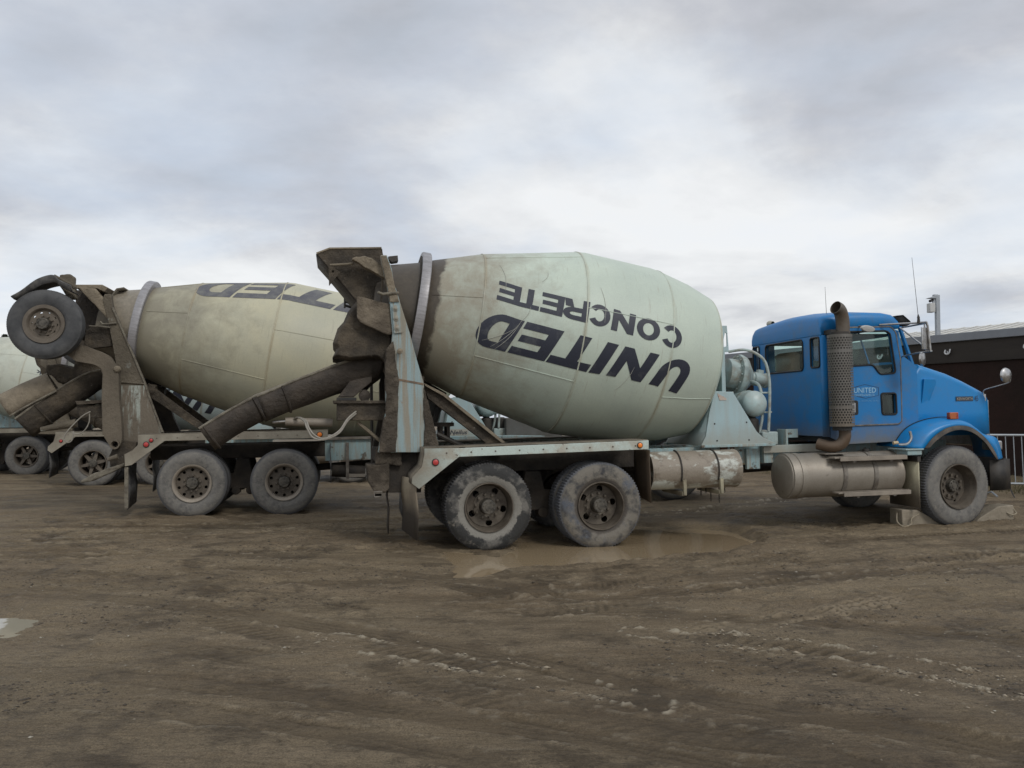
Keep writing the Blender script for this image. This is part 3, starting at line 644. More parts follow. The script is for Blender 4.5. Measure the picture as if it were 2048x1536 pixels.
# ------------------------------------------------------------------ cab, hood and front end (metres in truck axes)
def cab(root, blue, hoodp, full=True):
    yn, yf, xb = .35, 2.26, 4.74
    sill = [(4.83, 1.20), (5.05, 1.105), (5.90, 1.125), (6.02, 1.22), (6.20, 1.35), (6.20, 2.16), (6.12, 2.22), (6.00, 2.30), (5.93, 2.66), (5.86, 2.68), (4.83, 2.60)]
    dwin = roundpoly([(5.10, 2.17), (5.10, 2.64), (5.72, 2.655), (5.78, 2.62), (5.85, 2.07), (5.60, 2.055), (5.50, 2.19)], .05)
    peep = roundpoly([(5.62, 1.50), (5.61, 1.79), (5.84, 1.79), (5.845, 1.50)], .035)
    shell = None
    for y0, s in ((yn, 1), (yf, -1)):
        a, b_ = (y0, y0+.03) if s > 0 else (y0-.03, y0)
        sh = obj('cab', plate_mesh(sill, [dwin, peep], a, b_), blue, root, bev=.004); shell = shell or sh
        a, b_ = (y0-.016, y0-.001) if s > 0 else (y0+.001, y0+.016)
        door = roundpoly([(5.07, 1.355), (5.07, 2.70), (5.80, 2.715), (5.875, 2.64), (5.935, 2.25), (5.925, 1.40), (5.88, 1.365)], .04)
        dw2 = roundpoly([(5.12, 2.185), (5.12, 2.63), (5.71, 2.64), (5.765, 2.60), (5.835, 2.085), (5.61, 2.07), (5.51, 2.205)], .05)
        pe2 = roundpoly([(5.635, 1.515), (5.625, 1.775), (5.825, 1.775), (5.83, 1.515)], .03)
        d = obj('door', plate_mesh(door, [dwin, peep], a, b_), blue, root, bev=.003)
        g = MB(); yy = y0-.02*s
        for P in (dwin, peep): g.tube([(p[0], yy, p[1]) for p in P]+[(P[0][0], yy, P[0][1])], .014, 6)
        g.build('window_seal', mRub, d)
        gs = MB().tube([(p[0], y0-.012*s, p[1]) for p in door]+[(door[0][0], y0-.012*s, door[0][1])], .011, 6); gs.build('door_seal', mStrap, d)
        yy = y0+.012*s
        gm = MB(); gm.add([(p[0], yy, p[1]) for p in dwin], [tuple(range(len(dwin)))]); gm.build('window', mGlass, d)
        gm = MB(); gm.add([(p[0], yy, p[1]) for p in peep], [tuple(range(len(peep)))]); gm.build('window', mGlass, d)
        hd = MB().box(5.13, 5.20, y0-.03*s-.012, y0-.03*s+.012, 1.53, 1.67); hd.build('handle', mChrome, d, bev=.01)
        hb = obj('handle_recess', plate_mesh(rrect(5.11, 5.25, 1.50, 1.70, .03), [], y0-.018*s-.001, y0-.018*s+.001), mRub, d)
    # rear wall with three windows
    back = [(yn+.022, 1.22), (yn+.022, 2.60), (yf-.022, 2.60), (yf-.022, 1.22)]
    bw = rrect(.80, 1.83, 2.14, 2.575, .06); w1 = rrect(.39, .605, 2.165, 2.575, .035); w2 = rrect(2.02, 2.22, 2.165, 2.575, .035)
    me = plate_mesh(back, [bw, w1, w2], -.015, .015)
    # (y,z) plate -> stand it across the truck
    def stand(me_, x):
        for v in me_.vertices: v.co = (x+v.co.y, v.co.x, v.co.z)
        me_.flip_normals(); return me_
    bk = obj('rear_wall', stand(me, xb), blue, root, bev=.003)
    for P in (bw, w1, w2):
        g = MB().tube([(xb-.018, p[0], p[1]) for p in P]+[(xb-.018, P[0][0], P[0][1])], .014, 6); g.build('window_seal', mRub, bk)
        gm = MB().add([(xb, p[0], p[1]) for p in P], [tuple(range(len(P)))]); gm.build('window', mGlassC, bk)
    for y0, s in ((yn, 1), (yf, -1)):       # rounded rear corners
        c = MB()
        P = [(xb-.012+.09*(1-math.cos(R(a))), y0+s*.032*(1-math.sin(R(a)))) for a in range(0, 91, 15)]
        c.loft([[(x, y, 1.21) for x, y in P], [(x, y, 2.60) for x, y in P]])
        c.build('cab_corner', blue, root, solid=.01)

    # roof: seam to crown, lofted fore-aft
    st = [(4.722, 2.605, 2.61, .012, 0), (4.722, 2.605, 2.74, .012, .0), (4.728, 2.605, 2.80, .016, .02), (4.75, 2.605, 2.845, .02, .03), (4.80, 2.608, 2.872, .014, .045), (4.90, 2.612, 2.892, .006, .06), (5.10, 2.625, 2.91, .002, .075), (5.40, 2.65, 2.925, .0, .08), (5.70, 2.675, 2.92, .0, .075), (5.86, 2.68, 2.895, .006, .06), (5.94, 2.69, 2.85, .02, .05), (5.99, 2.70, 2.79, .04, .03), (6.0, 2.70, 2.72, .05, .0)]
    rings = []
    for x, z0, z1, ins, cr in st:
        a, b_ = yn-.006+ins, yf+.006-ins; rr = min(.10, max(.001, (z1-z0)*.6)); P = [(x, a, z0)]
        for k in range(0, 8): an = R(90*k/7); P.append((x, a+rr*(1-math.cos(an)), z1-rr+rr*math.sin(an)))
        for k in range(1, 8): t = k/8; P.append((x, a+rr+(b_-a-2*rr)*t, z1+cr*math.sin(math.pi*t)))
        for k in range(7, -1, -1): an = R(90*k/7); P.append((x, b_-rr*(1-math.cos(an)), z1-rr+rr*math.sin(an)))
        P.append((x, b_, z0)); rings.append(P)
    rings.insert(0, [(4.723, p[1], z) for p, z in zip(rings[0], [2.60]*len(rings[0]))])
    MB().loft(rings).build('roof', blue, root, solid=-.012, smooth=50)
    MB().box(4.75, 5.95, yn+.03, yf-.03, 2.60, 2.62).build('headliner', mDash, root)
    v = MB().loft([[(5.93, yn+.02, 2.87), (5.93, yf-.02, 2.87)], [(6.03, yn+.02, 2.88), (6.03, yf-.02, 2.88)], [(6.13, yn+.02, 2.80), (6.13, yf-.02, 2.80)], [(6.16, yn+.02, 2.76), (6.16, yf-.02, 2.76)]])
    for y in (yn+.03, yf-.03): v.add([(5.90, y, 2.86), (5.96, y, 2.72), (6.05, y, 2.72), (6.16, y, 2.76), (6.03, y, 2.88)], [(0, 1, 2, 3, 4)])
    v.build('sun_visor', M('matt_black_visor', (.012, .012, .012), rough=.7, spec=.2), root, solid=.012)
    # windshield, pillars, cowl
    ws = MB().add([(5.97, yn+.06, 2.70), (5.97, yf-.06, 2.70), (6.16, yf-.04, 2.17), (6.16, yn+.04, 2.17)], [(0, 1, 2, 3)]); ws.build('windshield', mGlass, root)
    for y in (yn+.03, yf-.03, 1.305): MB().tube([(5.97, y, 2.72), (6.16, y, 2.17)], .03 if y != 1.305 else .015, 6).build('windshield_pillar', blue, root)
    MB().box(6.02, 6.20, yn+.02, yf-.02, 1.3, 2.17).build('cowl', blue, root, bev=.02)
    MB().box(4.78, 6.0, yn+.04, yf-.04, 1.14, 1.20).build('cab_floor', mDash, root)
    # interior
    for y in (.55, 1.60):
        sh_ = 2.46 if y > 1 else 2.28; s = MB().box(4.98, 5.12, y-.1, y+.42, 1.62, sh_).box(5.05, 5.5, y, y+.46, 1.5, 1.66); s.build('seat', mSeat if y > 1 else mDash, root, bev=.05)
        MB().box(5.122, 5.18, y-.09, y+.43, 1.66, sh_+.01).build('seat_trim', mDash, root, bev=.02)
    MB().prism([(5.70, 2.05), (5.98, 2.22), (6.02, 1.4), (5.80, 1.4)], yn+.05, yf-.05).build('dashboard', mDash, root, bev=.03)
    sw = MB().tube([(5.62+.09*math.cos(t)*.35, 1.83+.21*math.sin(t), 2.08+.21*math.cos(t)*.9) for t in [2*math.pi*i/24 for i in range(25)]], .014, 6)
    sw.build('steering_wheel', mDash, root)
    MB().lathe([(0, .12), (.06, .115), (.11, .08), (.13, 0)], 20, (4.98, .92, 2.155), axis='z').build('hard_hat', mCapT, root)
    # hood
    hs = [(6.215, .40, 2.10, .05), (6.30, .405, 2.20, .07), (6.50, .425, 2.145, .07), (6.80, .46, 2.065, .07), (7.10, .505, 1.96, .06), (7.35, .55, 1.86, .05), (7.50, .58, 1.80, .045), (7.58, .62, 1.75, .04), (7.61, .66, 1.66, .03)]
    rings = []
    for x, y, z, cr in hs:
        y2 = 2.61-y; P = [(x, y-.01, 1.18), (x, y-.005, 1.5)]
        for k in range(0, 7): an = R(90*k/6); P.append((x, y+.10*(1-math.cos(an)), z-.10+.10*math.sin(an)))
        for k in range(1, 8): t = k/8; P.append((x, y+.1+(y2-y-.2)*t, z+cr*math.sin(math.pi*t)))
        for k in range(6, -1, -1): an = R(90*k/6); P.append((x, y2-.10*(1-math.cos(an)), z-.10+.10*math.sin(an)))
        P += [(x, y2+.005, 1.5), (x, y2+.01, 1.18)]; rings.append(P)
    rings.insert(0, [(6.213, p[1]+(1.3-p[1])*.06, p[2]-.03) for p in rings[0]])
    hd = MB().loft(rings).build('hood', hoodp, root, solid=-.01, smooth=40)
    MB().box(7.58, 7.66, .68, 1.93, 1.0, 1.68).build('grille', mChrome, hd, bev=.02)
    ge = MB().tube([(6.212, .394, 1.22), (6.212, .392, 2.0), (6.212, .405, 2.06), (6.212, .44, 2.10)], .011, 6).tube([(6.212, 2.216, 1.22), (6.212, 2.218, 2.0), (6.212, 2.205, 2.06), (6.212, 2.17, 2.10)], .011, 6).build('hood_gap_seal', mRub, hd)
    gb = MB().box(6.196, 6.214, yn+.045, yf-.045, 1.3, 2.14); gb.build('hood_gasket', mRub, hd)
    sc = MB(); ysl = lambda x: .40+(x-6.215)*.155
    for s in (1, -1):
        Y = (lambda x, o: (ysl(x)-o) if s > 0 else 2.61-ysl(x)+o)
        top = [(6.332, 1.985), (6.535, 1.985), (6.548, 1.935), (6.44, 1.69), (6.405, 1.65), (6.29, 1.62), (6.30, 1.70)]
        k = len(sc.v); sc.v += [(x, Y(x, .0), z) for x, z in top]+[(x, Y(x, .055 if z > 1.9 else (.03 if z > 1.68 else .008)), z) for x, z in top]
        n = len(top); sc.f += [tuple(k+n+i for i in range(n))]+[(k+i, k+(i+1) % n, k+n+(i+1) % n, k+n+i) for i in range(n)]
    sc.build('hood_scoop', hoodp, hd, bev=.006)
    sl_ = MB().add([(6.28, ysl(6.28)-.008, 1.585), (6.48, ysl(6.48)-.008, 1.625), (6.445, ysl(6.445)-.008, 1.58), (6.28, ysl(6.28)-.008, 1.55)], [(0, 1, 2, 3)])
    sl_.build('vent_slot', M('deep_blue_slot', (.004, .05, .16), rough=.5), hd)
    # front fenders
    A = [(5.99, 1.03), (6.15, 1.19), (6.35, 1.30), (6.556, 1.332), (6.75, 1.295), (6.95, 1.16), (7.09, .98), (7.15, .85)]
    B = [(5.80, 1.05), (5.98, 1.25), (6.22, 1.365), (6.56, 1.41), (6.80, 1.36), (7.02, 1.21), (7.25, 1.13), (7.33, .86)]
    C_ = [(5.74, 1.06), (5.93, 1.30), (6.22, 1.425), (6.56, 1.47), (6.85, 1.43), (7.06, 1.28), (7.29, 1.16), (7.36, .86)]
    I = [(6.06, 1.035), (6.19, 1.144), (6.38, 1.245), (6.57, 1.274), (6.76, 1.229), (6.94, 1.10), (7.07, .93), (7.125, .855)]
    sm = lambda P: [tuple(q)[::2] for q in smoothpath([(a, 0, b) for a, b in P], 5)]
    A, B, C_, I = sm(A), sm(B), sm(C_), sm(I)
    for s in (1, -1):
        fy = (lambda y: y if s > 0 else 2.61-y)
        mid = [((a[0]*.6+b[0]*.4), (a[1]*.45+b[1]*.55)) for a, b in zip(A, B)]
        f = MB().loft([[(x, fy(.0), z) for x, z in A], [(x, fy(.025), z) for x, z in mid], [(x, fy(.11), z) for x, z in B], [(x, fy(.35), z) for x, z in [((b[0]+c[0])/2, (b[1]+c[1])/2) for b, c in zip(B, C_)]], [(x, fy(.66), z) for x, z in C_]])
        fo = f.build('front_fender', hoodp, root, solid=-.008, smooth=60)
        MB().loft([[(x, fy(.01), z) for x, z in I], [(x, fy(-.012), z) for x, z in I], [(x, fy(-.006), z) for x, z in A]]).build('fender_flare', M('scuffed_flare', (.05, .045, .04), (.12, .10, .08), .45, 5, .2, .8, bump=.3), fo, solid=.006)
        lp = MB().box(6.52, 6.66, fy(.16)-.035, fy(.16)+.035, 1.415, 1.51); lp.build('side_marker', mRedD, fo, bev=.01)
        tr = MB().tube([(x, fy(.34), z+.006) for x, z in [((b[0]+c[0])/2, (b[1]+c[1])/2) for b, c in zip(B, C_)][:18]], .006, 5); tr.build('trim_strip', mRub, fo)
        hl = MB().box(7.25, 7.37, fy(.14) if s > 0 else fy(.40), fy(.40) if s > 0 else fy(.14), .97, 1.10); hl.build('headlight', mChrome, fo, bev=.02)
    bp = MB(); R_ = [(7.10, .10), (7.30, .08), (7.46, .14), (7.58, .35), (7.60, 1.3), (7.58, 2.26), (7.46, 2.47), (7.30, 2.53), (7.10, 2.51)]
    bp.loft([[(x, y, .42) for x, y in R_], [(x, y, .84) for x, y in R_]]); bp.build('bumper', mBlack, root, solid=.02)
def mirrors_and_exhaust(root):
    # perforated stack guard: every hole is a real opening
    cx0, cy0, r = 4.885, .165, .160; mb = MB(); nu, z0, z1 = 26, 1.355, 2.585; rows = 36; dz = (z1-z0)/rows
    def cyl(u, z, rr=r): a = 2*math.pi*u/nu; return (cx0+rr*math.cos(a)-.02*(2.585-z)*0, cy0+rr*math.sin(a), z)
    for j in range(rows):
        for i in range(nu):
            off = .5 if j % 2 else 0; ua, ub = i+off, i+1+off; za, zb = z0+j*dz, z0+(j+1)*dz
            if j in (0, 7, 29, 35): mb.add([cyl(ua, za), cyl(ub, za), cyl(ub, zb), cyl(ua, zb)], [(0, 1, 2, 3)]); continue
            o8 = [(0, 0), (.5, 0), (1, 0), (1, .5), (1, 1), (.5, 1), (0, 1), (0, .5)]
            O = [cyl(ua+a, za+b*dz) for a, b in o8]
            I = [cyl(ua+.5+.33*math.cos(t), za+(.5+.36*math.sin(t))*dz) for t in [R(225+45*k) for k in range(8)]]
            mb.add(O+I, [(k, (k+1) % 8, 8+(k+1) % 8, 8+k) for k in range(8)])
    e = mb.build('exhaust_guard', mExh, root, smooth=60)
    k = MB().lathe([(1.30, .125), (2.62, .125), (2.63, .0)], 28, (cx0, cy0, 0), axis='z'); k.build('muffler', mBlack, e)
    p = MB().tube(smoothpath([(4.955, .2, 2.55), (4.965, .2, 2.72), (4.945, .19, 2.84), (4.90, .17, 2.92), (4.83, .15, 2.955)], 5), .086, 20, cap=False); p.build('exhaust_tip', mExhP, e, solid=.006)
    MB().lathe([(2.60, .088), (2.60, .1), (2.64, .1), (2.64, .085)], 20, (4.955, .2, 0), axis='z').build('pipe_clamp', mExhP, e)
    MB().box(4.78, 4.86, .2, .36, 2.60, 2.66).build('stack_bracket', mBlack, e)
    q = MB().tube(smoothpath([(4.92, .18, 1.36), (4.93, .18, 1.22), (4.88, .2, 1.12), (4.78, .26, 1.08), (4.66, .40, 1.12)], 5), .078, 18); q.build('exhaust_elbow', mExhP, e)
    MB().box(4.60, 4.95, .15, .75, .985, 1.0).build('elbow_shelf', mStrap, e)
    # west-coast mirror on its tubes, both sides
    for s in (1, -1):
        fy = (lambda y: y if s > 0 else 2.61-y)
        m = MB(); t = .013
        m.tube([(5.62, fy(.33), 2.74), (5.98, fy(.02), 2.735), (6.02, fy(-.10), 2.735)], t).tube([(5.95, fy(.30), 2.70), (6.02, fy(-.1), 2.72)], t)
        m.tube([(6.02, fy(-.10), 2.735), (6.035, fy(-.1), 2.68), (6.06, fy(-.1), 2.42), (6.065, fy(-.1), 2.335)], t*1.2)
        m.tube([(5.92, fy(.31), 2.70), (6.00, fy(-.06), 2.41)], t*.8).tube([(5.97, fy(.34), 2.30), (6.0, fy(.1), 2.33), (6.09, fy(-.10), 2.345)], t*.8)
        m.tube([(6.02, fy(-.06), 2.735), (6.03, fy(-.06), 2.34)], t*.8)
        f = m.build('mirror_frame', mChrome, root)
        mq = MB().box(-.012, .012, -.09, .09, -.15, .15).build('mirror', mChrome, f, bev=.008, loc=(5.99, fy(-.10), 2.51), rot=(0, 0, R(-64) if s > 0 else R(64)))
        MB().lathe([(-.03, .0), (-.02, .06), (-.01, .095), (.015, .09), (.03, 0)], 24, axis='x').build('convex_mirror', mChrome, f, loc=(6.0, fy(-.02), 2.24), rot=(0, 0, R(-58) if s > 0 else R(58)))
        a = MB().tube([(5.98, fy(.0), 2.735), (5.98, fy(.0), 2.80)], [.022, .016]).tube([(5.98, fy(.0), 2.80), (5.975, fy(.0), 2.85)], [.02, .005]).tube([(5.975, fy(.0), 2.84), (5.91, fy(0), 3.62)], [.004, .0025], 5)
        if s > 0: a.build('antenna', mBlack, f)
        h = MB().tube(smoothpath([(7.50, fy(.60), 1.74), (7.50, fy(.585), 1.82), (7.58, fy(.44), 1.87), (7.66, fy(.30), 1.92), (7.66, fy(.28), 1.97)]), .009, 6).box(7.48, 7.52, fy(.60)-.02, fy(.60)+.02, 1.66, 1.76)
        h = h.build('mirror_bracket', mChrome, root, bev=.004)
        bl = MB().lathe([(-.03, .0), (-.025, .06), (-.005, .10), (.012, .108), (.03, .08), (.035, 0)], 24); bl.build('spotter_mirror', mChrome, h, loc=(7.60, fy(.28), 2.02), rot=(0, 0, R(8)))
    o = MB().lathe([(0, .0), (.004, .08), (.025, .10), (.04, .07), (.05, 0)], 24); o = o.build('door_mirror', M('pale_mirror_shell', (.42, .42, .40), rough=.4), root, loc=(5.35, .19, 2.668), rot=(R(12), R(8), 0)); o.scale = (1.15, 1, .45)
    MB().tube([(5.30, .33, 2.72), (5.31, .2, 2.70)], .01).tube([(5.40, .33, 2.72), (5.37, .2, 2.70)], .01).build('mirror_stay', mStrap, root)
    MB().tube([(5.05, .7, 2.90), (5.04, .7, 3.32)], [.004, .002], 5).build('antenna', mBlack, root)
    b = MB().lathe([(0, .03), (.03, .035), (.08, .05), (.12, .045), (.14, 0)], 16); b.build('horn', M('horn', (.45, .42, .33), rough=.4), root, loc=(4.90, 1.9, 2.93))

def new_truck(T, name, label, group='cement mixer trucks parked side by side'):
    e = empty('cement_mixer_truck'); e.location = T.o; e.rotation_mode = 'XYZ'; e.rotation_euler = T.rot.to_euler()
    return tag(e, label, 'mixer truck', group)
def mudflap(root, x, y0, y1, z0, z1, mat, bend=.012, name='mud_flap', skew=0.0):
    P = [(x, z1), (x-.01, z1-.15), (x+bend, (z0+z1)/2), (x-bend*.3, z0)]
    b = MB().loft([[(px-skew*k/4, y0+(y1-y0)*k/4, pz+(.06*k/4 if i == 3 else 0)) for k in range(5)] for i, (px, pz) in enumerate(P)])
    return b.build(name, mat, root, solid=.014)

# ================================================================== TRUCK 1 (blue cab)
T1 = Frame((-.29, 9.9, 0), 12, 1.1)
t1 = new_truck(T1, 'a', 'blue cab cement mixer truck in front with a pale drum lettered UNITED CONCRETE upside down')
chassis(t1, 1.43)
rear_wheels(t1, 'A', [mRubberP, mRubberB], mRim, 1.43, (.495, .455))
make_wheel(t1, 6.52, 0, .505, 'C', 1, mRubberG, mRim, True, yaw=R(5), rs=1.03)
make_wheel(t1, 6.52, 2.44, .505, 'C', -1, mRubberG, mRim, True, yaw=R(5), rs=1.03)
dm1 = drum_mat('mint_drum', (.53, .60, .51), (.44, .505, .44), (.26, .225, .165), (.06, .048, .034), (-.47, .79, 1.96, 2.74))
AX = lambda h, al=10: (h*math.sin(R(al)), 1.22, h*math.cos(R(al)))
make_drum(t1, dm1, AX(2.76), 10, mNavy, beads=[(-1.09, -.49, 15.3), (.8, 1.95, 15.3), (-.46, .78, -28.5), (1.98, 2.72, -29.5), (-.46, .78, 60), (-.46, .78, 120), (.8, 1.95, 130), (1.97, 2.7, 80)])
drum1 = [c_ for c_ in t1.children if c_.name.startswith('drum')][0]
mScr = M('pale_scratch', (.40, .40, .35), rough=.6, fine=.2)
for (ta, pa), (tb, pb) in (((.02, 2), (-.30, -19)), ((.0, 0), (-.26, -21)), ((.10, 12), (.0, 1)), ((-.05, -4), (-.42, -16)), ((.95, 30), (1.02, 8)), ((1.5, -14), (1.32, -30)), ((-.3, 48), (-.22, 22)), ((.3, 40), (.22, 31))):
    n_ = 12; P_ = []
    for i in range(n_+1):
        u = i/n_; P_.append(dP(ta+(tb-ta)*u+.03*math.sin(u*3.1), R(pa+(pb-pa)*u), .0045))
    MB().tube(P_, [.0012+.0022*math.sin(math.pi*i/n_) for i in range(n_+1)], 4).build('scratch_mark', mScr, drum1)
# columns
pedestal_rear(t1, T1, [(761, 510), (774, 510), (784, 539), (788, 567), (793, 580), (803, 613), (820, 667), (834, 720), (847, 764), (850, 789), (859, 820), (872, 867), (877, 888), (876, 905), (756, 905), (763, 867), (772, 820), (771, 758), (780, 720), (785, 667), (779, 600), (772, 561), (763, 527)], mPed1,
              crust=[(771, 700), (787, 680), (794, 735), (799, 760), (797, 800), (793, 905), (757, 905), (763, 867), (772, 820), (771, 758)])
cr = MB().prism(T1.LS([(848, 772), (856, 800), (866, 840), (878, 890), (877, 904), (846, 904), (850, 850), (846, 800)], .40), .398, .58).build('crust', mCrust, t1, sub=.016, disp=.03)
cr = MB().prism(T1.LS([(762, 511), (773, 511), (783, 540), (792, 580), (799, 604), (780, 604), (772, 561), (764, 527)], .40), .395, .58).build('crust', mHopT, t1, sub=.016, disp=.02)
MB().prism(T1.LS([(797, 757), (846, 766), (847, 770), (797, 761)], .41), .414, .4185).build('rust_seam', M('rust_seam', (.22, .15, .095), (.14, .10, .07), .5, 9, .2, .8), t1)
bp = obj('bushing_plate', plate_mesh(roundpoly(T1.LS([(784, 611), (799, 609), (806, 665), (788, 667)], .41), .02), [], .395, .418), mPed1, t1, bev=.003)
for q in ((791, 617), (792.5, 636.5), (794.5, 656)):
    x, z = T1.L(*q, .39); bb = MB().lathe([(.395, .036), (.388, .036), (.386, .022), (.380, .022), (.378, .012), (.372, .012), (.371, 0)], 20, (x, 0, z)); bb.build('bushing', mPed1, bp)
x, z = T1.L(799, 703, .38); MB().lathe([(.41, .02), (.36, .028), (.33, .036), (.30, .034), (.285, 0)], 16, (x, 0, z)).build('knob', mHopT, t1)
# charging hopper: two cheeks and a sloping floor
hp = T1.LS([(633, 507), (659, 497), (701, 494), (763, 496), (769, 520), (772, 575), (776, 640), (766, 690), (728, 650), (713, 601), (679, 560), (657, 534)], .72)
for y in (.72, 1.72): MB().prism(hp, y, y+.02).build('charging_hopper', mHop, t1, bev=.004)
fl = T1.LS([(633, 507), (657, 534), (679, 560), (713, 601), (728, 650), (766, 690)], .72)
MB().sheet(fl, .74, 1.72).build('hopper_floor', mChute, t1, solid=.02)
MB().sheet(T1.LS([(763, 497), (772, 575), (776, 640), (768, 690)], .72), .74, 1.72).build('hopper_back', mChute, t1, solid=.02)
MB().tube([(*T1.L(633, 507, .72)[:1], .72, T1.L(633, 507, .72)[1]), (T1.L(659, 497, .72)[0], .72, T1.L(659, 497, .72)[1]), (T1.L(763, 496, .72)[0], .72, T1.L(763, 496, .72)[1])], .014, 6).build('hopper_lip', mHopT, t1)
bk_ = T1.LS([(657, 529), (681, 544), (658, 572)], .66); hb = T1.L(666, 543, .66)
obj('hopper_bracket', plate_mesh(bk_, [circle(hb[0], hb[1], .018, 10)], .65, .67), mHop, t1)
fp = [(702, 517), (714, 513), (728, 512), (745, 517), (765, 531), (770, 557), (750, 545), (729, 534), (716, 524)]
MB().prism(T1.LS(fp, .50), .50, .62).build('hopper_flap', mHopT, t1, sub=.014, disp=.03)
MB().tube(smoothpath([(T1.L(660, 529, .62)[0], .66, T1.L(660, 529, .62)[1]), (T1.L(690, 528, .62)[0], .64, T1.L(690, 528, .62)[1]), (T1.L(706, 527, .6)[0], .6, T1.L(706, 527, .6)[1])]), .015, 7).build('flap_rod', mHopT, t1)
MB().tube([(T1.L(755, 602, .5)[0], .35, T1.L(755, 588, .5)[1]), (T1.L(764, 591, .5)[0], .38, T1.L(764, 591, .5)[1]), (T1.L(796, 588, .5)[0], .40, T1.L(796, 588, .5)[1])], .018, 8).build('latch_handle', mRimEdge, t1)
MB().tube([(T1.L(765, 560, .5)[0], .5, T1.L(765, 560, .5)[1]), (T1.L(762, 606, .5)[0], .5, T1.L(762, 606, .5)[1])], .012, 6).build('latch_rod', mHop, t1)
bx = T1.LS([(776, 514), (795, 512), (796, 524), (783, 526), (776, 520)], 1.2); MB().prism(bx, 1.15, 1.3).build('work_lamp', mBlack, t1, bev=.006)
# collector wings under the hopper
w1 = [(713, 593), (728, 596), (755, 603), (784, 610), (788, 640), (787, 668), (776, 670), (754, 661), (721, 645), (714, 636)]
MB().prism(T1.LS(w1, .50), .46, .52).build('collector_wing', mHopW, t1, sub=.012, disp=.012)
w2 = [(713, 603), (700, 618), (695, 625), (687, 644), (675, 657), (665, 688), (673, 699), (664, 716), (681, 719), (694, 722), (753, 717), (764, 720), (776, 735), (784, 750), (790, 742), (788, 680), (782, 612), (745, 600)]
q = T1.LS(w2, .75)
for y0, y1, sc in ((.62, .70, .93),): pass
mbw = MB(); cxq = sum(p[0] for p in q)/len(q); czq = sum(p[1] for p in q)/len(q)
rings = []
for y, s_ in ((.60, .86), (.66, .96), (.76, 1.0), (1.2, 1.0), (1.65, 1.0), (1.78, .95)):
    rings.append([(cxq+(p[0]-cxq)*s_, y, czq+(p[1]-czq)*s_) for p in q])
mbw.loft(rings, close=True); mbw.f.append(tuple(range(len(q)))); mbw.f.append(tuple(len(mbw.v)-1-i for i in range(len(q))))
mbw.build('collector_hopper', mHop, t1, bev=.012)
# ladder on the far side
ld = MB()
for x0, x1, za, zb, y in ((0, 0, 0, 0, 1.95),):
    a = T1.L(695, 580, y); b_ = T1.L(690, 590, y); c_ = T1.L(690, 610, y); d_ = T1.L(712, 616, y)
    ld.tube([(a[0], y, a[1]), (b_[0], y, b_[1]), (c_[0], y, c_[1]), (d_[0], y, d_[1])], .014, 6)
    ld.tube([(a[0], y+.35, a[1]), (b_[0], y+.35, b_[1]), (c_[0], y+.35, c_[1])], .014, 6)
    for k in range(4):
        u, v = T1.L(691, 588+8*k, y); u2, v2 = T1.L(714, 592+9*k, y); ld.tube([(u, y, v), (u2, y, v2)], .012, 6)
for yy in (2.1, 2.4): ld.tube([(-1.25, yy, .9), (-1.25, yy, 2.9)], .016, 6)
for k in range(8): ld.tube([(-1.25, 2.1, 1.0+.27*k), (-1.25, 2.4, 1.0+.27*k)], .012, 6)
ld.build('ladder', mBlack, t1)
# chute
def CP(T, L_, y): return [(T.L(a, b, yy)[0], yy, T.L(a, b, yy)[1]) for (a, b), yy in zip(L_, y)]
ch = chute(t1, 'chute', CP(T1, [(766, 720), (731, 718), (692, 724), (653, 737), (610, 754), (560, 773), (509, 794)], [1.1, 1.1, 1.08, 1.04, 1.0, .96, .9]), [.28, .28, .27, .26, .25, .24, .23], [.22, .40, .38, .35, .34, .33, .33], mChute, mRimEdge, ribs=(.86,))
MB().tube([], .1) if False else None
ch2 = chute(t1, 'chute_extension', CP(T1, [(506, 796), (450, 826), (400, 857)], [.9, .87, .84]), .24, [.30, .30, .31], mChute, mRimEdge, ribs=(.02, .97))
# chute mount, turntable, ram, hoses
bx = T1.LS([(673, 806), (770, 806), (770, 841), (673, 841)], .62); MB().prism(bx, .62, 1.2).build('chute_mount', mHop, t1, bev=.01)
MB().prism(T1.LS([(665, 801), (776, 801), (776, 807), (667, 807)], .58), .58, 1.25).build('mount_flange', mCrust, t1, bev=.005)
MB().prism(T1.LS([(673, 795), (713, 795), (713, 801), (673, 801)], .7), .7, 1.1).build('turntable', mBlack, t1, bev=.005)
MB().prism(T1.LS([(700, 762), (744, 752), (744, 764), (727, 777), (708, 794), (676, 794)], .85), .85, 1.05).build('chute_arm', mChute, t1, bev=.008)
x, z = T1.L(729, 796, .9); MB().lathe([(.86, .0), (.865, .05), (.88, .075), (.98, .07), (1.0, 0)], 20, (x, 0, z+.03)).box(x-.03, x+.05, .86, 1.0, z-.09, z-.02).build('reflector_lamp', mChute, t1)
rm = MB(); a = T1.L(571, 843, .95); b_ = T1.L(665, 846, .95); rm.tube([(a[0], .95, a[1]), (b_[0], .95, b_[1])], .052, 16)
a2 = T1.L(545, 845, .95); rm = rm.build('hydraulic_ram', mRimL, t1); MB().tube([(a2[0], .95, a2[1]+.0), (a[0], .95, a[1])], .018, 8).build('ram_rod', mChrome, rm)
hs = MB()
for d in (0, 4): hs.tube(smoothpath([(T1.L(p[0], p[1], yv)[0], yv, T1.L(p[0], p[1], yv)[1]) for p, yv in [((712, 823+d), .60), ((695, 838+d), .5), ((678, 862+d), .45), ((650, 877+d*.5), .42), ((630-d, 871+d), .42), ((618-d, 856), .45), ((613-d, 843), .6), ((600-d, 835), .8), ((592-d, 838), .9)]]), .011, 7)
hs.build('hydraulic_hose', mHose, t1)
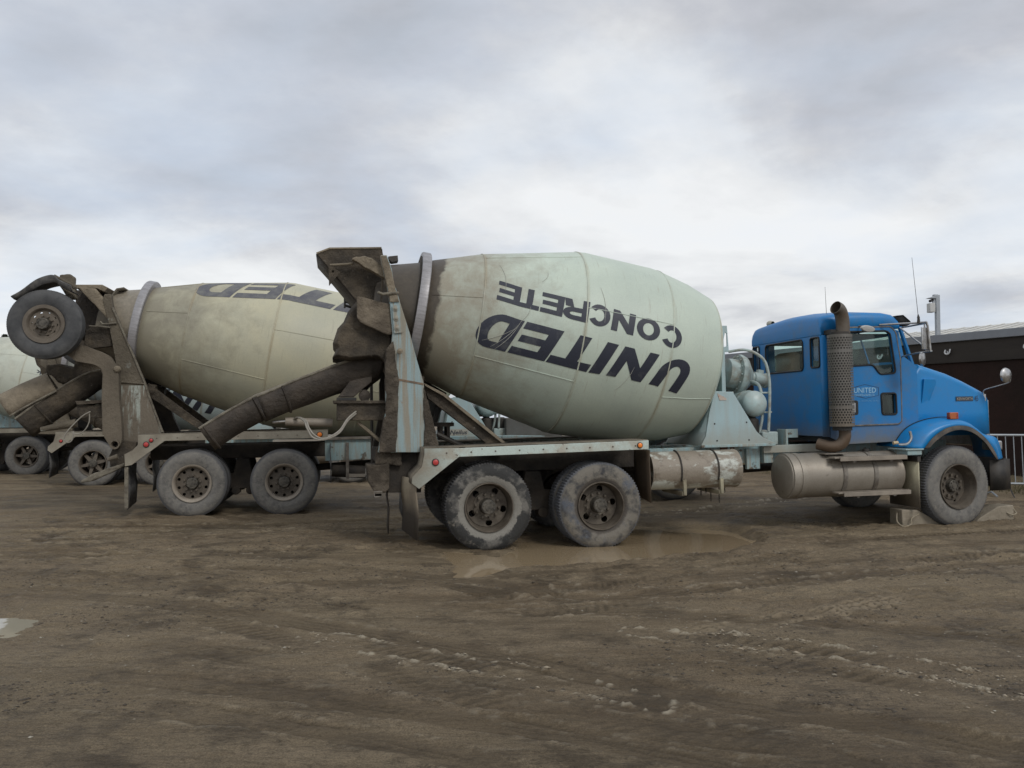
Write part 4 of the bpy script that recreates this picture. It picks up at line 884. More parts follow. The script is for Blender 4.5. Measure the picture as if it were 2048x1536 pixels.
a = T1.L(716, 845, .7); b_ = T1.L(763, 884, .7); MB().tube([(a[0], .7, a[1]), (b_[0], .7, b_[1])], .022, 6).build('brace_rod', mHopT, t1)
# diagonal brace from column to frame
for y in (.66,):
    MB().prism(T1.LS([(847, 769), (856, 797), (969, 884), (975, 896), (1012, 896), (1004, 884), (889, 790), (872, 778)], .66), y, y+.09).build('diagonal_brace', mHop, t1, bev=.006)
MB().prism(T1.LS([(847, 766), (889, 787), (1011, 885), (1003, 886), (886, 792), (850, 772)], .62), .60, .78).build('brace_flange', mHopT, t1, bev=.003)
MB().prism(T1.LS([(868, 845), (906, 845), (906, 852), (898, 853), (898, 880), (892, 880), (892, 853), (884, 853), (884, 880), (878, 880), (878, 853), (868, 853)], 1.0), .9, 1.2).build('step_bracket', mChute, t1)
a = T1.L(874, 868, .9); b_ = T1.L(930, 895, .9); MB().tube([(a[0], .9, a[1]), (b_[0], .9, b_[1])], .035, 8).build('drain_pipe', mBlack, t1)
MB().prism(T1.LS([(845, 758), (893, 786), (886, 815), (868, 850), (850, 850)], 1.7), 1.68, 1.72).build('gusset_plate', M('dull_grey_plate', (.12, .12, .115), (.08, .075, .065), .5, 3, .3, .8), t1)
a = T1.L(884, 790, 1.6); b_ = T1.L(868, 850, 1.6); MB().tube([(a[0], 1.6, a[1]), (b_[0], 1.6, b_[1])], .04, 8).build('gusset_strut', mBlack, t1)
# rear frame and hitch box
MB().prism(T1.LS([(752, 900), (878, 900), (880, 925), (845, 935), (842, 985), (775, 985), (772, 925), (750, 925)], .60), .58, 1.9).build('rear_frame', mUnder, t1, bev=.01)
MB().prism(T1.LS([(733, 930), (779, 927), (779, 978), (768, 986), (748, 984), (737, 964)], .5), .5, .95).build('rear_step', mCrust, t1, sub=.018, disp=.02)
MB().prism(T1.LS([(752, 893), (802, 893), (803, 930), (750, 930)], .5), .5, .62).build('crust', mCrust, t1, sub=.018, disp=.05)
a = T1.L(748, 988, .5); x0, z0 = a
st = MB(); st.loft([[(x0+.02, .78, z0+.03), (x0+.11, .78, z0+.03), (x0+.11, .78, z0-.03), (x0+.02, .78, z0-.03)], [(x0+.0, .40, z0+.03), (x0+.09, .40, z0+.03), (x0+.09, .40, z0-.03), (x0+.0, .40, z0-.03)]], close=True)
st.build('hitch_tube', mStrap, t1, solid=.012)
a = T1.L(776, 985, .8); mudflap(t1, a[0], .8, 1.05, .13, a[1]+.1, mChute)
# fenders
face = T1.LS([(848.6, 897.2), (916, 896.5), (1296.8, 880.6), (1296.8, 898.4), (918, 913.6), (838, 978), (823, 967), (824.4, 954), (843.5, 934), (848.6, 908.6)], -.02)
pth = T1.LS([(1296.8, 880), (848, 896.6), (848, 909), (843, 933), (824, 953), (823, 968)], -.02)
lg = [(*T1.L(871, 924.5, -.03), .033, mRed), (*T1.L(1279.5, 890.5, -.03), .028, mOrange)]
fender(t1, face, pth, -.02, .60, mPaintF, mShelf, lg)
fender(t1, face, pth, 2.46, 1.84, mPaintF, mShelf, [], far=True)
mudflap(t1, -.83, .02, .60, .14, .86, mFlapT, skew=.13); mudflap(t1, -.86, 1.85, 2.43, .20, .86, mRubber)
mudflap(t1, 2.10, .06, .60, .46, 1.12, M('brown_board', (.10, .07, .045), (.06, .045, .03), .5, 5, .3, .85, streak=(8, 8, .6)), .0)
mudflap(t1, 2.10, 1.85, 2.4, .46, 1.12, mRubber, .0)
# aluminium water tank with peeling paint
c = T1.L(1400, 937, .10); czt = .835
wt = MB().lathe([(2.22, .0), (2.22, .215), (2.18, .225), (2.165, .25), (2.18, .252), (2.21, .246), (3.36, .246), (3.38, .253), (3.395, .25), (3.40, .235), (3.44, .15), (3.45, 0)], 48, (0, .36, czt+.0), axis='x')
wt = wt.build('water_tank', mTankP, t1)
for x in (2.55, 3.06):
    b = MB(); P = [(x+.04*math.sin(R(a))*0, .36-.256*math.sin(R(a)), czt+.256*math.cos(R(a))) for a in range(0, 121, 12)]
    b.tube(P, .010, 6); b.build('tank_strap', mBlack, wt)
    MB().prism([(x+.01, .72), (x+.055, .73), (x+.055, .53), (x+.015, .53)], .10, .14).box(x, x+.06, .12, .8, .52, .57).build('tank_bracket', mCream, wt, bev=.004)
for x, zl in ((3.12, .40), (3.24, .38), (3.32, .5), (2.98, .48), (3.05, .5)):
    cm = MB(); z = .60; k = 0
    while z > zl:
        pts = [(x+(.009 if k % 2 else 0)*math.cos(R(a)), .5+(0 if k % 2 else .009)*math.cos(R(a)), z+.018*math.sin(R(a))) for a in range(0, 361, 45)]
        cm.tube(pts, .0035, 4, cap=False); z -= .027; k += 1
    cm.build('chain', mBlack, t1)
# rust runs and bolts on the frame
MB().box(3.42, 3.62, .775, .799, .86, 1.10).build('frame_patch', M('rusty_aqua_paint', (.34, .43, .44), (.12, .045, .025), .5, 5, .06, .6, streak=(3, 3, .2)), t1)
b = MB()
for x in (3.5, 3.72, 3.8, 3.95, 4.05, 4.2, 4.6):
    for z in (.93, 1.04): b.lathe([(.80, .016), (.772, .014), (.765, 0)], 8, (x, 0, z))
b.build('frame_bolt', mStrap, t1)
MB().box(3.78, 3.98, .74, .795, .78, 1.06).box(4.02, 4.16, .70, .80, .86, 1.08).build('frame_plate', mPaint, t1, bev=.005)
MB().box(4.0, 5.1, .66, .70, 1.0, 1.105).build('frame_rail_cap', mPaintL, t1, bev=.004)
# fuel tank, steps, cream flap
ft = MB().lathe([(4.09, 0), (4.09, .27), (4.10, .285), (4.11, .285), (4.115, .305), (4.20, .305), (4.205, .297), (4.23, .297), (4.235, .307), (4.31, .307), (4.315, .298), (5.72, .298), (5.73, .303), (5.75, .303), (5.80, .25), (5.83, .12), (5.84, 0)], 56, (0, .38, .70), axis='x')
ft = ft.build('fuel_tank', mTankA, t1)
for x in (4.86, 5.32): MB().lathe([(x-.03, .302), (x-.03, .309), (x+.03, .309), (x+.03, .302)], 56, (0, .38, .70), axis='x').build('tank_strap', mStrap, ft)
MB().lathe([(1.0, .045), (1.03, .045), (1.035, .04), (1.036, 0)], 16, (5.34, .33, 0), axis='z').build('filler_cap', mBlack, ft)
for z, x0, x1 in ((.955, 4.72, 5.72), (.49, 4.76, 5.76)):
    s = MB().box(x0, x1, -.02, .0, z-.055, z).box(x0-.07, x1, .0, .16, z-.02, z)
    for k in range(34): s.box(x0+.015+k*.029, x0+.03+k*.029, .003, .02, z, z+.009)
    s = s.build('step', mRimL, t1, bev=.003)
    MB().box(x0+.2, x0+.24, .0, .2, z-.075, z-.03).box(x1-.25, x1-.21, .0, .2, z-.075, z-.03).build('step_bracket', mStrap, s)
MB().loft([[(5.90, y, z) for y in (.0, .3, .60)] for z in (.92, .55, .24)]).build('wheel_flap', mCream, t1, solid=.02)
MB().box(5.88, 5.93, -.01, .61, .86, .93).build('flap_bar', mBlack, t1)
MB().box(5.74, 5.96, .0, .34, .95, 1.02).box(5.70, 5.98, -.02, .36, 1.015, 1.035).build('cab_bracket', mPaint, t1, bev=.006)
MB().tube(smoothpath([(5.70, .12, 1.09), (5.78, .06, 1.10), (5.84, .05, 1.17), (5.83, .06, 1.27)]), .018, 7).build('hood_latch', mChrome, t1)
MB().tube([(5.60, .1, 1.115), (5.67, .1, 1.12)], .022, 8).build('latch_grip', M('grip', (.5, .4, .25), rough=.6), t1)
front_pedestal(t1, 0, mDecal)
cab(t1, mBlue, mBlueH); mirrors_and_exhaust(t1)
# cab lettering
def letters(root, txt, w_, h_, x, z, y, mat, bold=0.0, name='lettering', **k):
    o = obj(name, text_mesh(txt, w_, h_, x, z, 0, bold, **k), mat, root); o.data.transform(Matrix.Translation((0, y, 0))); return o
lx = lambda a, b, y=.33: T1.L(a, b, y)
a = lx(1708, 786); b_ = lx(1752, 775); letters(t1, 'UNITED', b_[0]-a[0], b_[1]-a[1], a[0], a[1], .3315, mWhiteT, .008)
a = lx(1709, 792.5); b_ = lx(1749, 787.5); letters(t1, 'CONCRETE & GRAVEL LTD', b_[0]-a[0], b_[1]-a[1], a[0], a[1], .3315, mWhiteT)
a = lx(1708, 804); b_ = lx(1757, 800); letters(t1, 'QUESNEL · WILLIAMS LAKE · 100 MILE', b_[0]-a[0], b_[1]-a[1], a[0], a[1], .3315, M('blue_white_lettering', (.12, .32, .55), rough=.5))
hx = [lx(*p) for p in [(1704, 775), (1730, 768.5), (1758, 775), (1758, 791), (1732, 797), (1704, 791)]]
hm = MB(); hm.add([(p[0], .332, p[1]) for p in hx]+[(sum(q[0] for q in hx)/6+(p[0]-sum(q[0] for q in hx)/6)*.965, .332, sum(q[1] for q in hx)/6+(p[1]-sum(q[1] for q in hx)/6)*.93) for p in hx], [(i, (i+1) % 6, 6+(i+1) % 6, 6+i) for i in range(6)])
hm.add([(p[0], .3325, p[1]) for p in [lx(1704, 776), lx(1730, 769), lx(1712, 775)]], [(0, 1, 2)])
hm.add([(p[0], .3325, p[1]) for p in [lx(1704, 795-4), lx(1733, 796.5), lx(1722, 788+5), lx(1710, 790+2)]], [(0, 1, 2, 3)])
hm.build('door_emblem', M('dark_blue_emblem', (.01, .04, .10), rough=.5), t1)
hy = .405+(7.0-6.3)*.16
for txt, p, q_, mt_, bd in (('KENWORTH', (1911, 800.5), (1946.5, 794.5), mBadge, .0), ('45', (1952, 802), (1960, 791), mNavy, .0)):
    a = T1.L(*p, .50); b_ = T1.L(*q_, .50); me = text_mesh(txt, b_[0]-a[0], b_[1]-a[1], a[0], a[1], 0, bd)
    for v in me.vertices: v.co.y = float(np.interp(v.co.x, [6.3, 6.5, 6.8, 7.1, 7.35, 7.5, 7.58], [.405, .425, .46, .505, .55, .58, .62]))-.014
    obj('lettering' if txt == '45' else 'name_badge', me, mt_, t1)
a = T1.L(1908.5, 802.5, .5); b_ = T1.L(1948.5, 792.5, .5)
yb = lambda x: float(np.interp(x, [6.3, 6.5, 6.8, 7.1, 7.35, 7.5, 7.58], [.405, .425, .46, .505, .55, .58, .62]))-.009
MB().loft([[(x, yb(x), z) for x in (a[0], (a[0]+b_[0])/2, b_[0])] for z in (a[1], b_[1])]).build('badge_plate', M('dark_badge_plate', (.03, .05, .08), rough=.5), t1)
a = T1.L(1787, 786, .34); MB().prism([(a[0]-.02, a[1]), (a[0]+.03, a[1]), (a[0]+.005, a[1]+.04)], .358, .3595).build('sticker', mCapT, t1)

def shifted(root, dx, fn, *a):
    old = set(root.children); fn(root, *a)
    for c in root.children:
        if c not in old: c.location.x += dx
FACE = [(p[0], p[1]) for p in face]; PTH = list(pth)
COLP = T1.LS([(761, 510), (774, 510), (784, 539), (793, 580), (803, 613), (834, 720), (850, 789), (872, 867), (877, 888), (876, 905), (756, 905), (763, 867), (772, 820), (771, 758), (780, 720), (785, 667), (772, 561)], .42)
def hopper_generic(root, mat):
    for y in (.72, 1.72): MB().prism(hp, y, y+.02).build('charging_hopper', mat, root)
    MB().sheet(fl, .74, 1.72).build('hopper_floor', mChute, root, solid=.02)
    mb = MB(); mb.loft([[(p[0], y, p[1]) for p in q] for y in (.66, 1.72)], close=True); mb.f.append(tuple(range(len(q)))); mb.f.append(tuple(len(q)*2-1-i for i in range(len(q))))
    mb.build('collector_hopper', mat, root)
def brace_generic(root, mat):
    for y in (.66, 1.74):
        MB().prism([(-.68, 1.95), (-.60, 1.76), (.03, 1.28), (.26, 1.27), (-.42, 1.84)], y, y+.09).build('diagonal_brace', mat, root)

# ================================================================== TRUCK 2 (raised booster wheel)
T2 = Frame((-5.09, 13.1, 0), 12, .8)
t2 = new_truck(T2, 'b', 'dusty mixer truck behind the blue one, with a yellowish drum and a raised booster wheel')
chassis(t2, 1.44, 8.2); MB().box(6.9, 8.7, .80, .87, .86, 1.1).box(6.9, 8.7, 1.58, 1.65, .86, 1.1).build('frame_extension', mPaint, t2)
rear_wheels(t2, 'B', [mRubberG, mRubberG], mRimL, 1.44, (.515, .495), lug=False)
make_wheel(t2, 8.2, 0, .5, 'C', 1, mRubberG, mRim, True); make_wheel(t2, 8.2, 2.44, .5, 'C', -1, mRubberG, mRim, True)
dm2 = drum_mat('yellowish_drum', (.50, .47, .33), (.40, .395, .305), (.215, .195, .145), (.20, .175, .135), (-.47, .79, 1.96, 2.74), wet=False)
def tyre_text(txt, a0, r, parent, mat, h=.045, wch=.036):
    n = len(txt)
    for i, c_ in enumerate(txt):
        if c_ == ' ': continue
        me = text_mesh(c_, wch*.8, h, -wch*.4, 0, 0, .0); a = R(a0)-i*wch*1.1/r
        for v in me.vertices:
            x_, z_ = v.co.x, v.co.z+r; v.co = (x_*math.cos(a-math.pi/2)-z_*math.sin(a-math.pi/2), -.0075, x_*math.sin(a-math.pi/2)+z_*math.cos(a-math.pi/2))
        obj('sidewall_letter', me, mat, parent)
mTyT = M('raised_tyre_letter', (.125, .12, .11), (.19, .18, .165), .5, 20, .2, .85)
t2w = [c_ for c_ in t2.children if c_.name.startswith('wheel') and abs(c_.location.y) < .01]
for w_ in t2w[:2]: w_.rotation_euler[1] = 0
tyre_text('G622 RSD', 168, .385, t2w[0], mTyT); tyre_text('GOODYEAR', 20, .385, t2w[0], mTyT); tyre_text('GOODYEAR', 300, .385, t2w[1], mTyT)
d2 = make_drum(t2, dm2, (AX(2.76)[0]-.095, 1.22, AX(2.76)[2]+.10), 10, mNavyF, lphi=R(62.5), both=False, lk=1.36, beads=[(-1.09, -.49, 21), (-.46, .78, -24), (.8, 1.95, 14), (-1.09, -.49, 70), (1.98, 2.7, -20)])
d2.scale = (1.10, 1.015, 1.015)
for o_ in [d2]+list(d2.children):
    for v in o_.data.vertices:
        if v.co.x > 1: v.co.x = 1+(v.co.x-1)*1.25
pedestal_rear(t2, T2, [(209, 588), (221, 588), (225, 615), (244, 659), (269, 717), (290, 768), (297, 790), (312, 837), (325, 864), (322, 888), (244, 886), (242, 817), (238, 765), (227, 700), (216, 642), (205, 598)], mPed2)
pr_ = MB().prism(T2.LS([(243, 771), (291, 771), (297, 790), (312, 837), (323, 862), (321, 884), (245, 883), (242, 817)], .416), .413, .419).build('worn_paint', M('streaked_paint', (.155, .13, .098), (.34, .37, .33), .42, 2.2, .1, .8, c3=(.12, .10, .075), amt3=.35, scale3=6, sharp3=.1, streak=(7, 7, 1.0), bump=.5, bscale=20, zg=(1.2, 1.75, .6), zc=(.13, .108, .08)), t2)
pe = MB().tube([(T2.L(*p_, .41)[0], .41, T2.L(*p_, .41)[1]) for p_ in [(225, 615), (244, 659), (269, 717), (290, 768), (297, 790), (325, 864)]], .018, 6); pe.build('column_edge', mRimEdge, t2)
a = T2.L(243, 764, .4); b_ = T2.L(292, 768, .4); MB().tube([(a[0], .405, a[1]), (b_[0], .405, b_[1])], .012, 6).build('weld_bead', mPed2, t2)
# hopper frame above the column
def pr(root, T, pts, y0, y1, name, mat, **k): return MB().prism(T.LS(pts, y0), y0, y1).build(name, mat, root, **k)
pr(t2, T2, [(150, 569), (204, 569), (216, 575), (209, 584), (194, 577), (151, 577)], .45, 1.9, 'hopper_beam', mHopT, bev=.01)
pr(t2, T2, [(153, 573), (191, 577), (208, 598), (214, 606), (216, 640), (205, 626), (180, 600), (160, 580)], .44, .56, 'hopper_strut', mHopT, sub=.018, disp=.025)
pr(t2, T2, [(120, 549), (139, 548), (147, 554), (152, 598), (135, 597), (117, 570)], .40, .52, 'hopper_post', mPed2, sub=.018, disp=.03)
pr(t2, T2, [(153, 580), (205, 580), (218, 640), (219, 660), (172, 664), (150, 610)], .9, 1.7, 'charging_hopper', mChute, bev=.01)
pr(t2, T2, [(181, 653), (219, 653), (224, 692), (166, 699), (172, 664)], .50, .60, 'hopper_plate', mHop, bev=.006)
MB().tube([(T2.L(*p_, .4)[0], .4+i*.0, T2.L(*p_, .4)[1]) for i, p_ in enumerate([(200, 643), (205, 648), (217, 648), (233, 646)])], .016, 7).build('latch_handle', mRimEdge, t2)
MB().tube([(T2.L(*p_, .4)[0], .4, T2.L(*p_, .4)[1]) for p_ in [(178, 652), (200, 653), (221, 655)]], .012, 7).build('latch_rod', mRimEdge, t2)
# mouth hood in front of the drum opening
MB().loft([[(T2.L(*p_, .8)[0], .8, T2.L(*p_, .8)[1]) for p_ in [(222, 604), (225, 588), (234, 578), (248, 576)]], [(T2.L(*p_, .8)[0], 1.7, T2.L(*p_, .8)[1]) for p_ in [(222, 604), (225, 588), (234, 578), (248, 576)]]]).build('mouth_cover', mRimEdge, t2, solid=.03)
# booster wheels carried on folded-up arms
bc = T2.L(88, 648, -.03)
make_wheel(t2, bc[0], -.05, bc[1], 'E', 1, mRubberD, mRimBr, False)
make_wheel(t2, bc[0], 2.49, bc[1], 'E', -1, mRubberD, mRimBr, False)
MB().tube([(bc[0], .2, bc[1]), (bc[0], 2.2, bc[1])], .07, 14).build('booster_axle', mHop, t2)
armp = [(150, 690), (165, 690), (200, 703), (218, 712), (229, 729), (237, 745), (238, 800), (242, 837), (244, 872), (242, 888), (234, 898), (223, 896), (217, 888), (207, 872), (205, 798), (207, 748), (203, 737), (190, 729), (150, 722), (110, 690), (95, 660), (110, 650)]
for y in (.24, 2.06):
    ar = obj('booster_arm', plate_mesh(roundpoly(T2.LS(armp, .24), .05), [circle(*T2.L(230, 889, .24), .045, 14)], y, y+.14), mArm2, t2, bev=.012)
    MB().tube([(T2.L(*p_, .24)[0], y+.02, T2.L(*p_, .24)[1]) for p_ in [(207, 870), (205, 798), (207, 748), (203, 737)]], .02, 6).build('arm_flange', mArm2, ar)
    x, z = T2.L(230, 889, .24); MB().lathe([(y-.01, .05), (y-.03, .055), (y-.03, .075), (y+.17, .075)], 20, (x, 0, z)).build('pivot_bush', mArm2, ar)
x, z = T2.L(233, 738, .2); MB().lathe([(.20, 0), (.205, .035), (.23, .055), (.27, .055), (.30, .03), (.44, .015)], 18, (x, 0, z)).build('knob', mHopT, t2)
# rubber mudguard over the booster tyre
gp = smoothpath([(T2.L(*p_, .05)[0], 0, T2.L(*p_, .05)[1]) for p_ in [(27, 595), (48, 583), (75, 563), (97, 554), (112, 553), (122, 562), (146, 573)]], 4)
gp2 = smoothpath([(T2.L(*p_, .05)[0], 0, T2.L(*p_, .05)[1]) for p_ in [(29, 596), (50, 587), (77, 570), (98, 563), (113, 562), (123, 570), (146, 581)]], 4)
MB().loft([[(p_.x, -.06, p_.z) for p_ in gp], [(p_.x, .02, p_.z-.02) for p_ in gp2], [(p_.x, .36, p_.z-.03) for p_ in gp2]]).build('mud_guard', mRubber, t2, solid=.018)
a = T2.L(110, 553, .05); b_ = T2.L(146, 573, .05); MB().tube([(a[0], 0, a[1]), (b_[0], .2, b_[1])], .03, 8).build('guard_tube', mPed2, t2)
# ground prong and lower plates
pr(t2, T2, [(160, 962), (186, 947), (250, 925), (250, 932), (222, 946), (184, 962), (163, 966)], .18, .30, 'tow_prong', mRimEdge, sub=.016, disp=.02)
a = T2.L(217, 919, .2); b_ = T2.L(237, 913, .2); MB().tube([(a[0], .16, a[1]), (b_[0], .16, b_[1])], [.03, .045], 10).build('lock_pin', mArm2, t2)
pr(t2, T2, [(242, 880), (273, 884), (271, 899), (250, 911), (250, 928), (221, 942), (218, 912), (225, 897)], .32, 1.0, 'rear_frame', mHop, bev=.01)
# chutes: main chute and its extension folded back on top
chute(t2, 'chute', CP(T2, [(206, 741), (166, 752), (107, 786), (70, 810), (31, 838)], [.9, .85, .75, .68, .6]), .24, [.26, .34, .38, .38, .38], mHop, mRimEdge, ribs=(.80,))
chute(t2, 'chute_extension', CP(T2, [(117, 782), (70, 806), (24, 832)], [.7, .64, .58]), .22, [.33, .36, .38], mHopT, mRimEdge, flip=True)
pr(t2, T2, [(91, 730), (121, 728), (146, 737), (151, 716), (206, 722), (206, 742), (160, 752), (127, 768), (117, 766), (103, 751), (93, 749)], .8, 1.6, 'collector_hopper', mHop, sub=.022, disp=.03)
pr(t2, T2, [(152, 811), (236, 809), (236, 835), (160, 837)], .5, 1.0, 'chute_mount', mHop, bev=.01)
pr(t2, T2, [(150, 802), (206, 800), (206, 806), (154, 810)], .45, 1.1, 'mount_flange', mCrust, bev=.005)
a = T2.L(82, 859, .5); b_ = T2.L(153, 846, .5); MB().tube([(a[0], .5, a[1]), (b_[0], .5, b_[1])], [.04, .07], 12).build('hydraulic_ram', mPed2, t2)
hs = MB()
for L_ in ([(181, 823), (165, 832), (146, 850), (131, 868), (129, 880), (137, 885), (145, 878), (147, 862)], [(179, 827), (178, 845), (168, 862), (155, 868), (143, 864)]):
    hs.tube(smoothpath([(T2.L(*p_, .42)[0], .42, T2.L(*p_, .42)[1]) for p_ in L_]), .010, 7)
hs.build('hydraulic_hose', mHose, t2)
for y in (.7, 1.74): MB().prism(T2.LS([(296, 766), (312, 778), (412, 853), (402, 862), (303, 796)], .7), y, y+.09).build('diagonal_brace', mHop, t2, bev=.005)
# fender
F2 = T2.LS([(276, 869.8), (656, 861), (656, 876), (330, 881.8), (321, 888), (264, 930), (250, 933), (249.5, 909.6), (265, 902), (276, 890)], -.02)
P2 = T2.LS([(656, 860.5), (276, 869), (276, 890), (265, 901), (249, 909), (249.5, 933)], -.02)
fender(t2, F2, P2, -.02, .60, mPaintF2, mShelf, [(*T2.L(292.5, 889, -.03), .036, mRed), (*T2.L(302.5, 880.5, -.03), .026, mRed), (*T2.L(639.4, 869, -.03), .036, mOrange)])
fender(t2, F2, P2, 2.46, 1.84, mPaintF2, mShelf, [], far=True)
a = T2.L(252, 934, 0); mudflap(t2, a[0]+.02, .02, .60, .14, a[1]+.03, mRubber)
MB().box(a[0]-.02, a[0]+.035, -.01, .01, .16, a[1]).build('flap_strip', mRimEdge, t2)
mudflap(t2, a[0]+.02, 1.85, 2.4, .25, a[1]+.03, mRubber)
mudflap(t2, 2.18, .1, .60, .45, 1.1, mRubber, .0)
# side panel, air tank and brackets ahead of the wheels
sp_ = pr(t2, T2, [(650, 880), (742, 878), (742, 918), (650, 922)], .35, .42, 'side_panel', mPaint, bev=.006)
pr(t2, T2, [(646, 875), (780, 872), (780, 877), (646, 880)], .30, .45, 'panel_rail', mStrap)
pr(t2, T2, [(692, 885), (698, 885), (698, 958), (692, 958)], .30, .35, 'panel_post', mStrap)
for xa in ((666, 931, 730, 957),):
    a = T2.L(664, 941, .45); b_ = T2.L(730, 944, .45)
    MB().tube([(a[0], .45, a[1]), (b_[0], .45, b_[1])], .105, 24).build('air_tank', mUnder, t2)
pr(t2, T2, [(698, 948), (730, 948), (730, 954), (698, 954)], .30, .55, 'step', mRimL)
pr(t2, T2, [(880, 873), (1030, 871), (1090, 872), (1090, 893), (880, 897)], .3, .6, 'frame_box', mPaint, bev=.006)
tk = MB().lathe([(4.1, 0), (4.1, .28), (4.14, .30), (5.5, .30), (5.55, .28), (5.55, 0)], 40, (0, .38, .72), axis='x').build('fuel_tank', mTankA, t2)
front_pedestal(t2, 1.02)
pr(t2, T2, [(1012, 836), (1125, 836), (1125, 874), (1012, 874)], .6, 1.9, 'tool_box', M('dull_grey_plate', (.12, .12, .115)), bev=.02)
pr(t2, T2, [(985, 836), (1010, 834), (1010, 872), (985, 872)], .8, 1.2, 'control_valve', mBlack, bev=.02)
a = T2.L(893, 868, .59); b_ = T2.L(934.5, 863, .59)
me = text_mesh('McNeilus', (b_[0]-a[0])*1.22, .075, b_[0]-(b_[0]-a[0])*1.22, a[1]-.012, 0, .02, shear=.25); me.transform(Matrix.Translation((0, .594, 0))); obj('lettering', me, mNavy, t2)
MB().box(a[0]-.12, b_[0]+.02, .5965, .5985, a[1]-.03, a[1]+.08).build('name_plate', M('name_plate', (.35, .33, .28), rough=.6), t2)
shifted(t2, 1.68, cab, mWhiteCab, mWhiteCab); 

# ================================================================== TRUCKS 3 and 4
T3 = Frame((-9.46, 18.6, 0), 12, 0)
t3 = new_truck(T3, 'c', 'third mixer truck back, spoked wheels, blue-white drum seen under the yellowish drum')
T4 = Frame((-14.33, 21.7, 0), 12, 0)
t4 = new_truck(T4, 'd', 'farthest mixer truck at the left edge with a pale cream drum and small upside-down lettering')
dm3 = drum_mat('blue_white_drum', (.42, .52, .54), (.46, .53, .53), (.28, .28, .25), (.16, .14, .11), (-.47, .79, 1.96, 2.74), wet=False)
dm4 = drum_mat('cream_drum', (.52, .53, .44), (.50, .54, .47), (.30, .29, .23), (.16, .14, .11), (-.47, .79, 1.96, 2.74), wet=False)
for rt_, dm_, mt_ in ((t3, dm3, mNavy), (t4, dm4, None)):
    chassis(rt_, 1.43, 6.2 if rt_ is t3 else 6.5)
    rear_wheels(rt_, 'D', [mRubberG, mRubberG], mRimBr, 1.43, (.51, .51))
    fx = 5.75 if rt_ is t3 else 6.5
    make_wheel(rt_, fx, 0, .51, 'C', 1, mRubberG, mRimL, True); make_wheel(rt_, fx, 2.44, .51, 'C', -1, mRubberG, mRimL, True)
    fender(rt_, FACE, PTH, -.02, .6, mPaintF2, mShelf, [(-.62, 1.02, .03, mRed)]); fender(rt_, FACE, PTH, 2.46, 1.84, mPaintF2, mShelf, [], far=True)
    mudflap(rt_, -.86, .02, .6, .2, .86, mRubber); mudflap(rt_, -.86, 1.85, 2.4, .2, .86, mRubber)
    pedestal_rear(rt_, None, COLP, mPed2)
    if rt_ is t4: hopper_generic(rt_, mHop)
    else: MB().prism(hp, .72, 1.74).build('charging_hopper', mHop, rt_); brace_generic(rt_, mHop); front_pedestal(rt_, 0)
    chute(rt_, 'chute', [(-1.1, 1.1, 2.1), (-1.9, 1.05, 2.0), (-2.8, .9, 1.55), (-3.4, .84, 1.1)] if rt_ is t4 else [(-.9, .9, 2.0), (-.2, .3, 1.8), (.6, .05, 1.45), (1.5, -.1, 1.25)], .24, .32, mHop, mRimEdge, ribs=(.5, .95))
    ft = MB().lathe([(3.9, 0), (3.9, .28), (3.94, .3), (5.3, .3), (5.34, .28), (5.34, 0)], 36, (0, .38, .72), axis='x').build('fuel_tank', mTankA, rt_)
    shifted(rt_, -.75 if rt_ is t3 else 0, cab, mWhiteCab, mWhiteCab)
LT3 = R(-12)
MB().prism(T4.LS([(-60, 800), (42, 806), (50, 856), (-60, 856)], 1.0), 1.0, 1.6).build('side_box', mPaint, t4, bev=.02)
make_drum(t3, dm3, AX(2.76), 10, mNavy, lphi=LT3, both=True)
d4 = make_drum(t4, dm4, AX(2.76), 10, None, beads=[(.8, 1.95, 8), (1.98, 2.7, -14), (-.46, .78, 30)])
def drum_hit(T, px, py, pos, pitch=10):
    d = ray(px, py); c = CAM-T.o; c = np.array([c@T.X, c@T.Y, c@T.Z])-np.array(pos); d = np.array([d@T.X, d@T.Y, d@T.Z])
    a = R(pitch); D = np.array([math.cos(a), 0, -math.sin(a)]); Nn = np.array([math.sin(a), 0, math.cos(a)])
    for s_ in np.arange(10, 30, .005):
        p = c+d*s_; t = p@D
        if -1.7 < t < 3.2 and math.hypot(p@Nn, p[1]) < rad(t): return t, math.atan2(p@Nn, -p[1])
    return None
hA = drum_hit(T4, 119, 752, AX(2.76)); hB = drum_hit(T4, 70, 752, AX(2.76))
if hA and hB:
    wd = abs(hA[0]-hB[0])*1.0; me = text_mesh('block', wd, .13, 0, 0, 0, .012)
    for v in me.vertices:
        t = max(hA[0], hB[0])-v.co.x; v.co = dP(t, hA[1]+.05-v.co.z/rad(t), .006)
    obj('lettering', me, mNavy, d4)

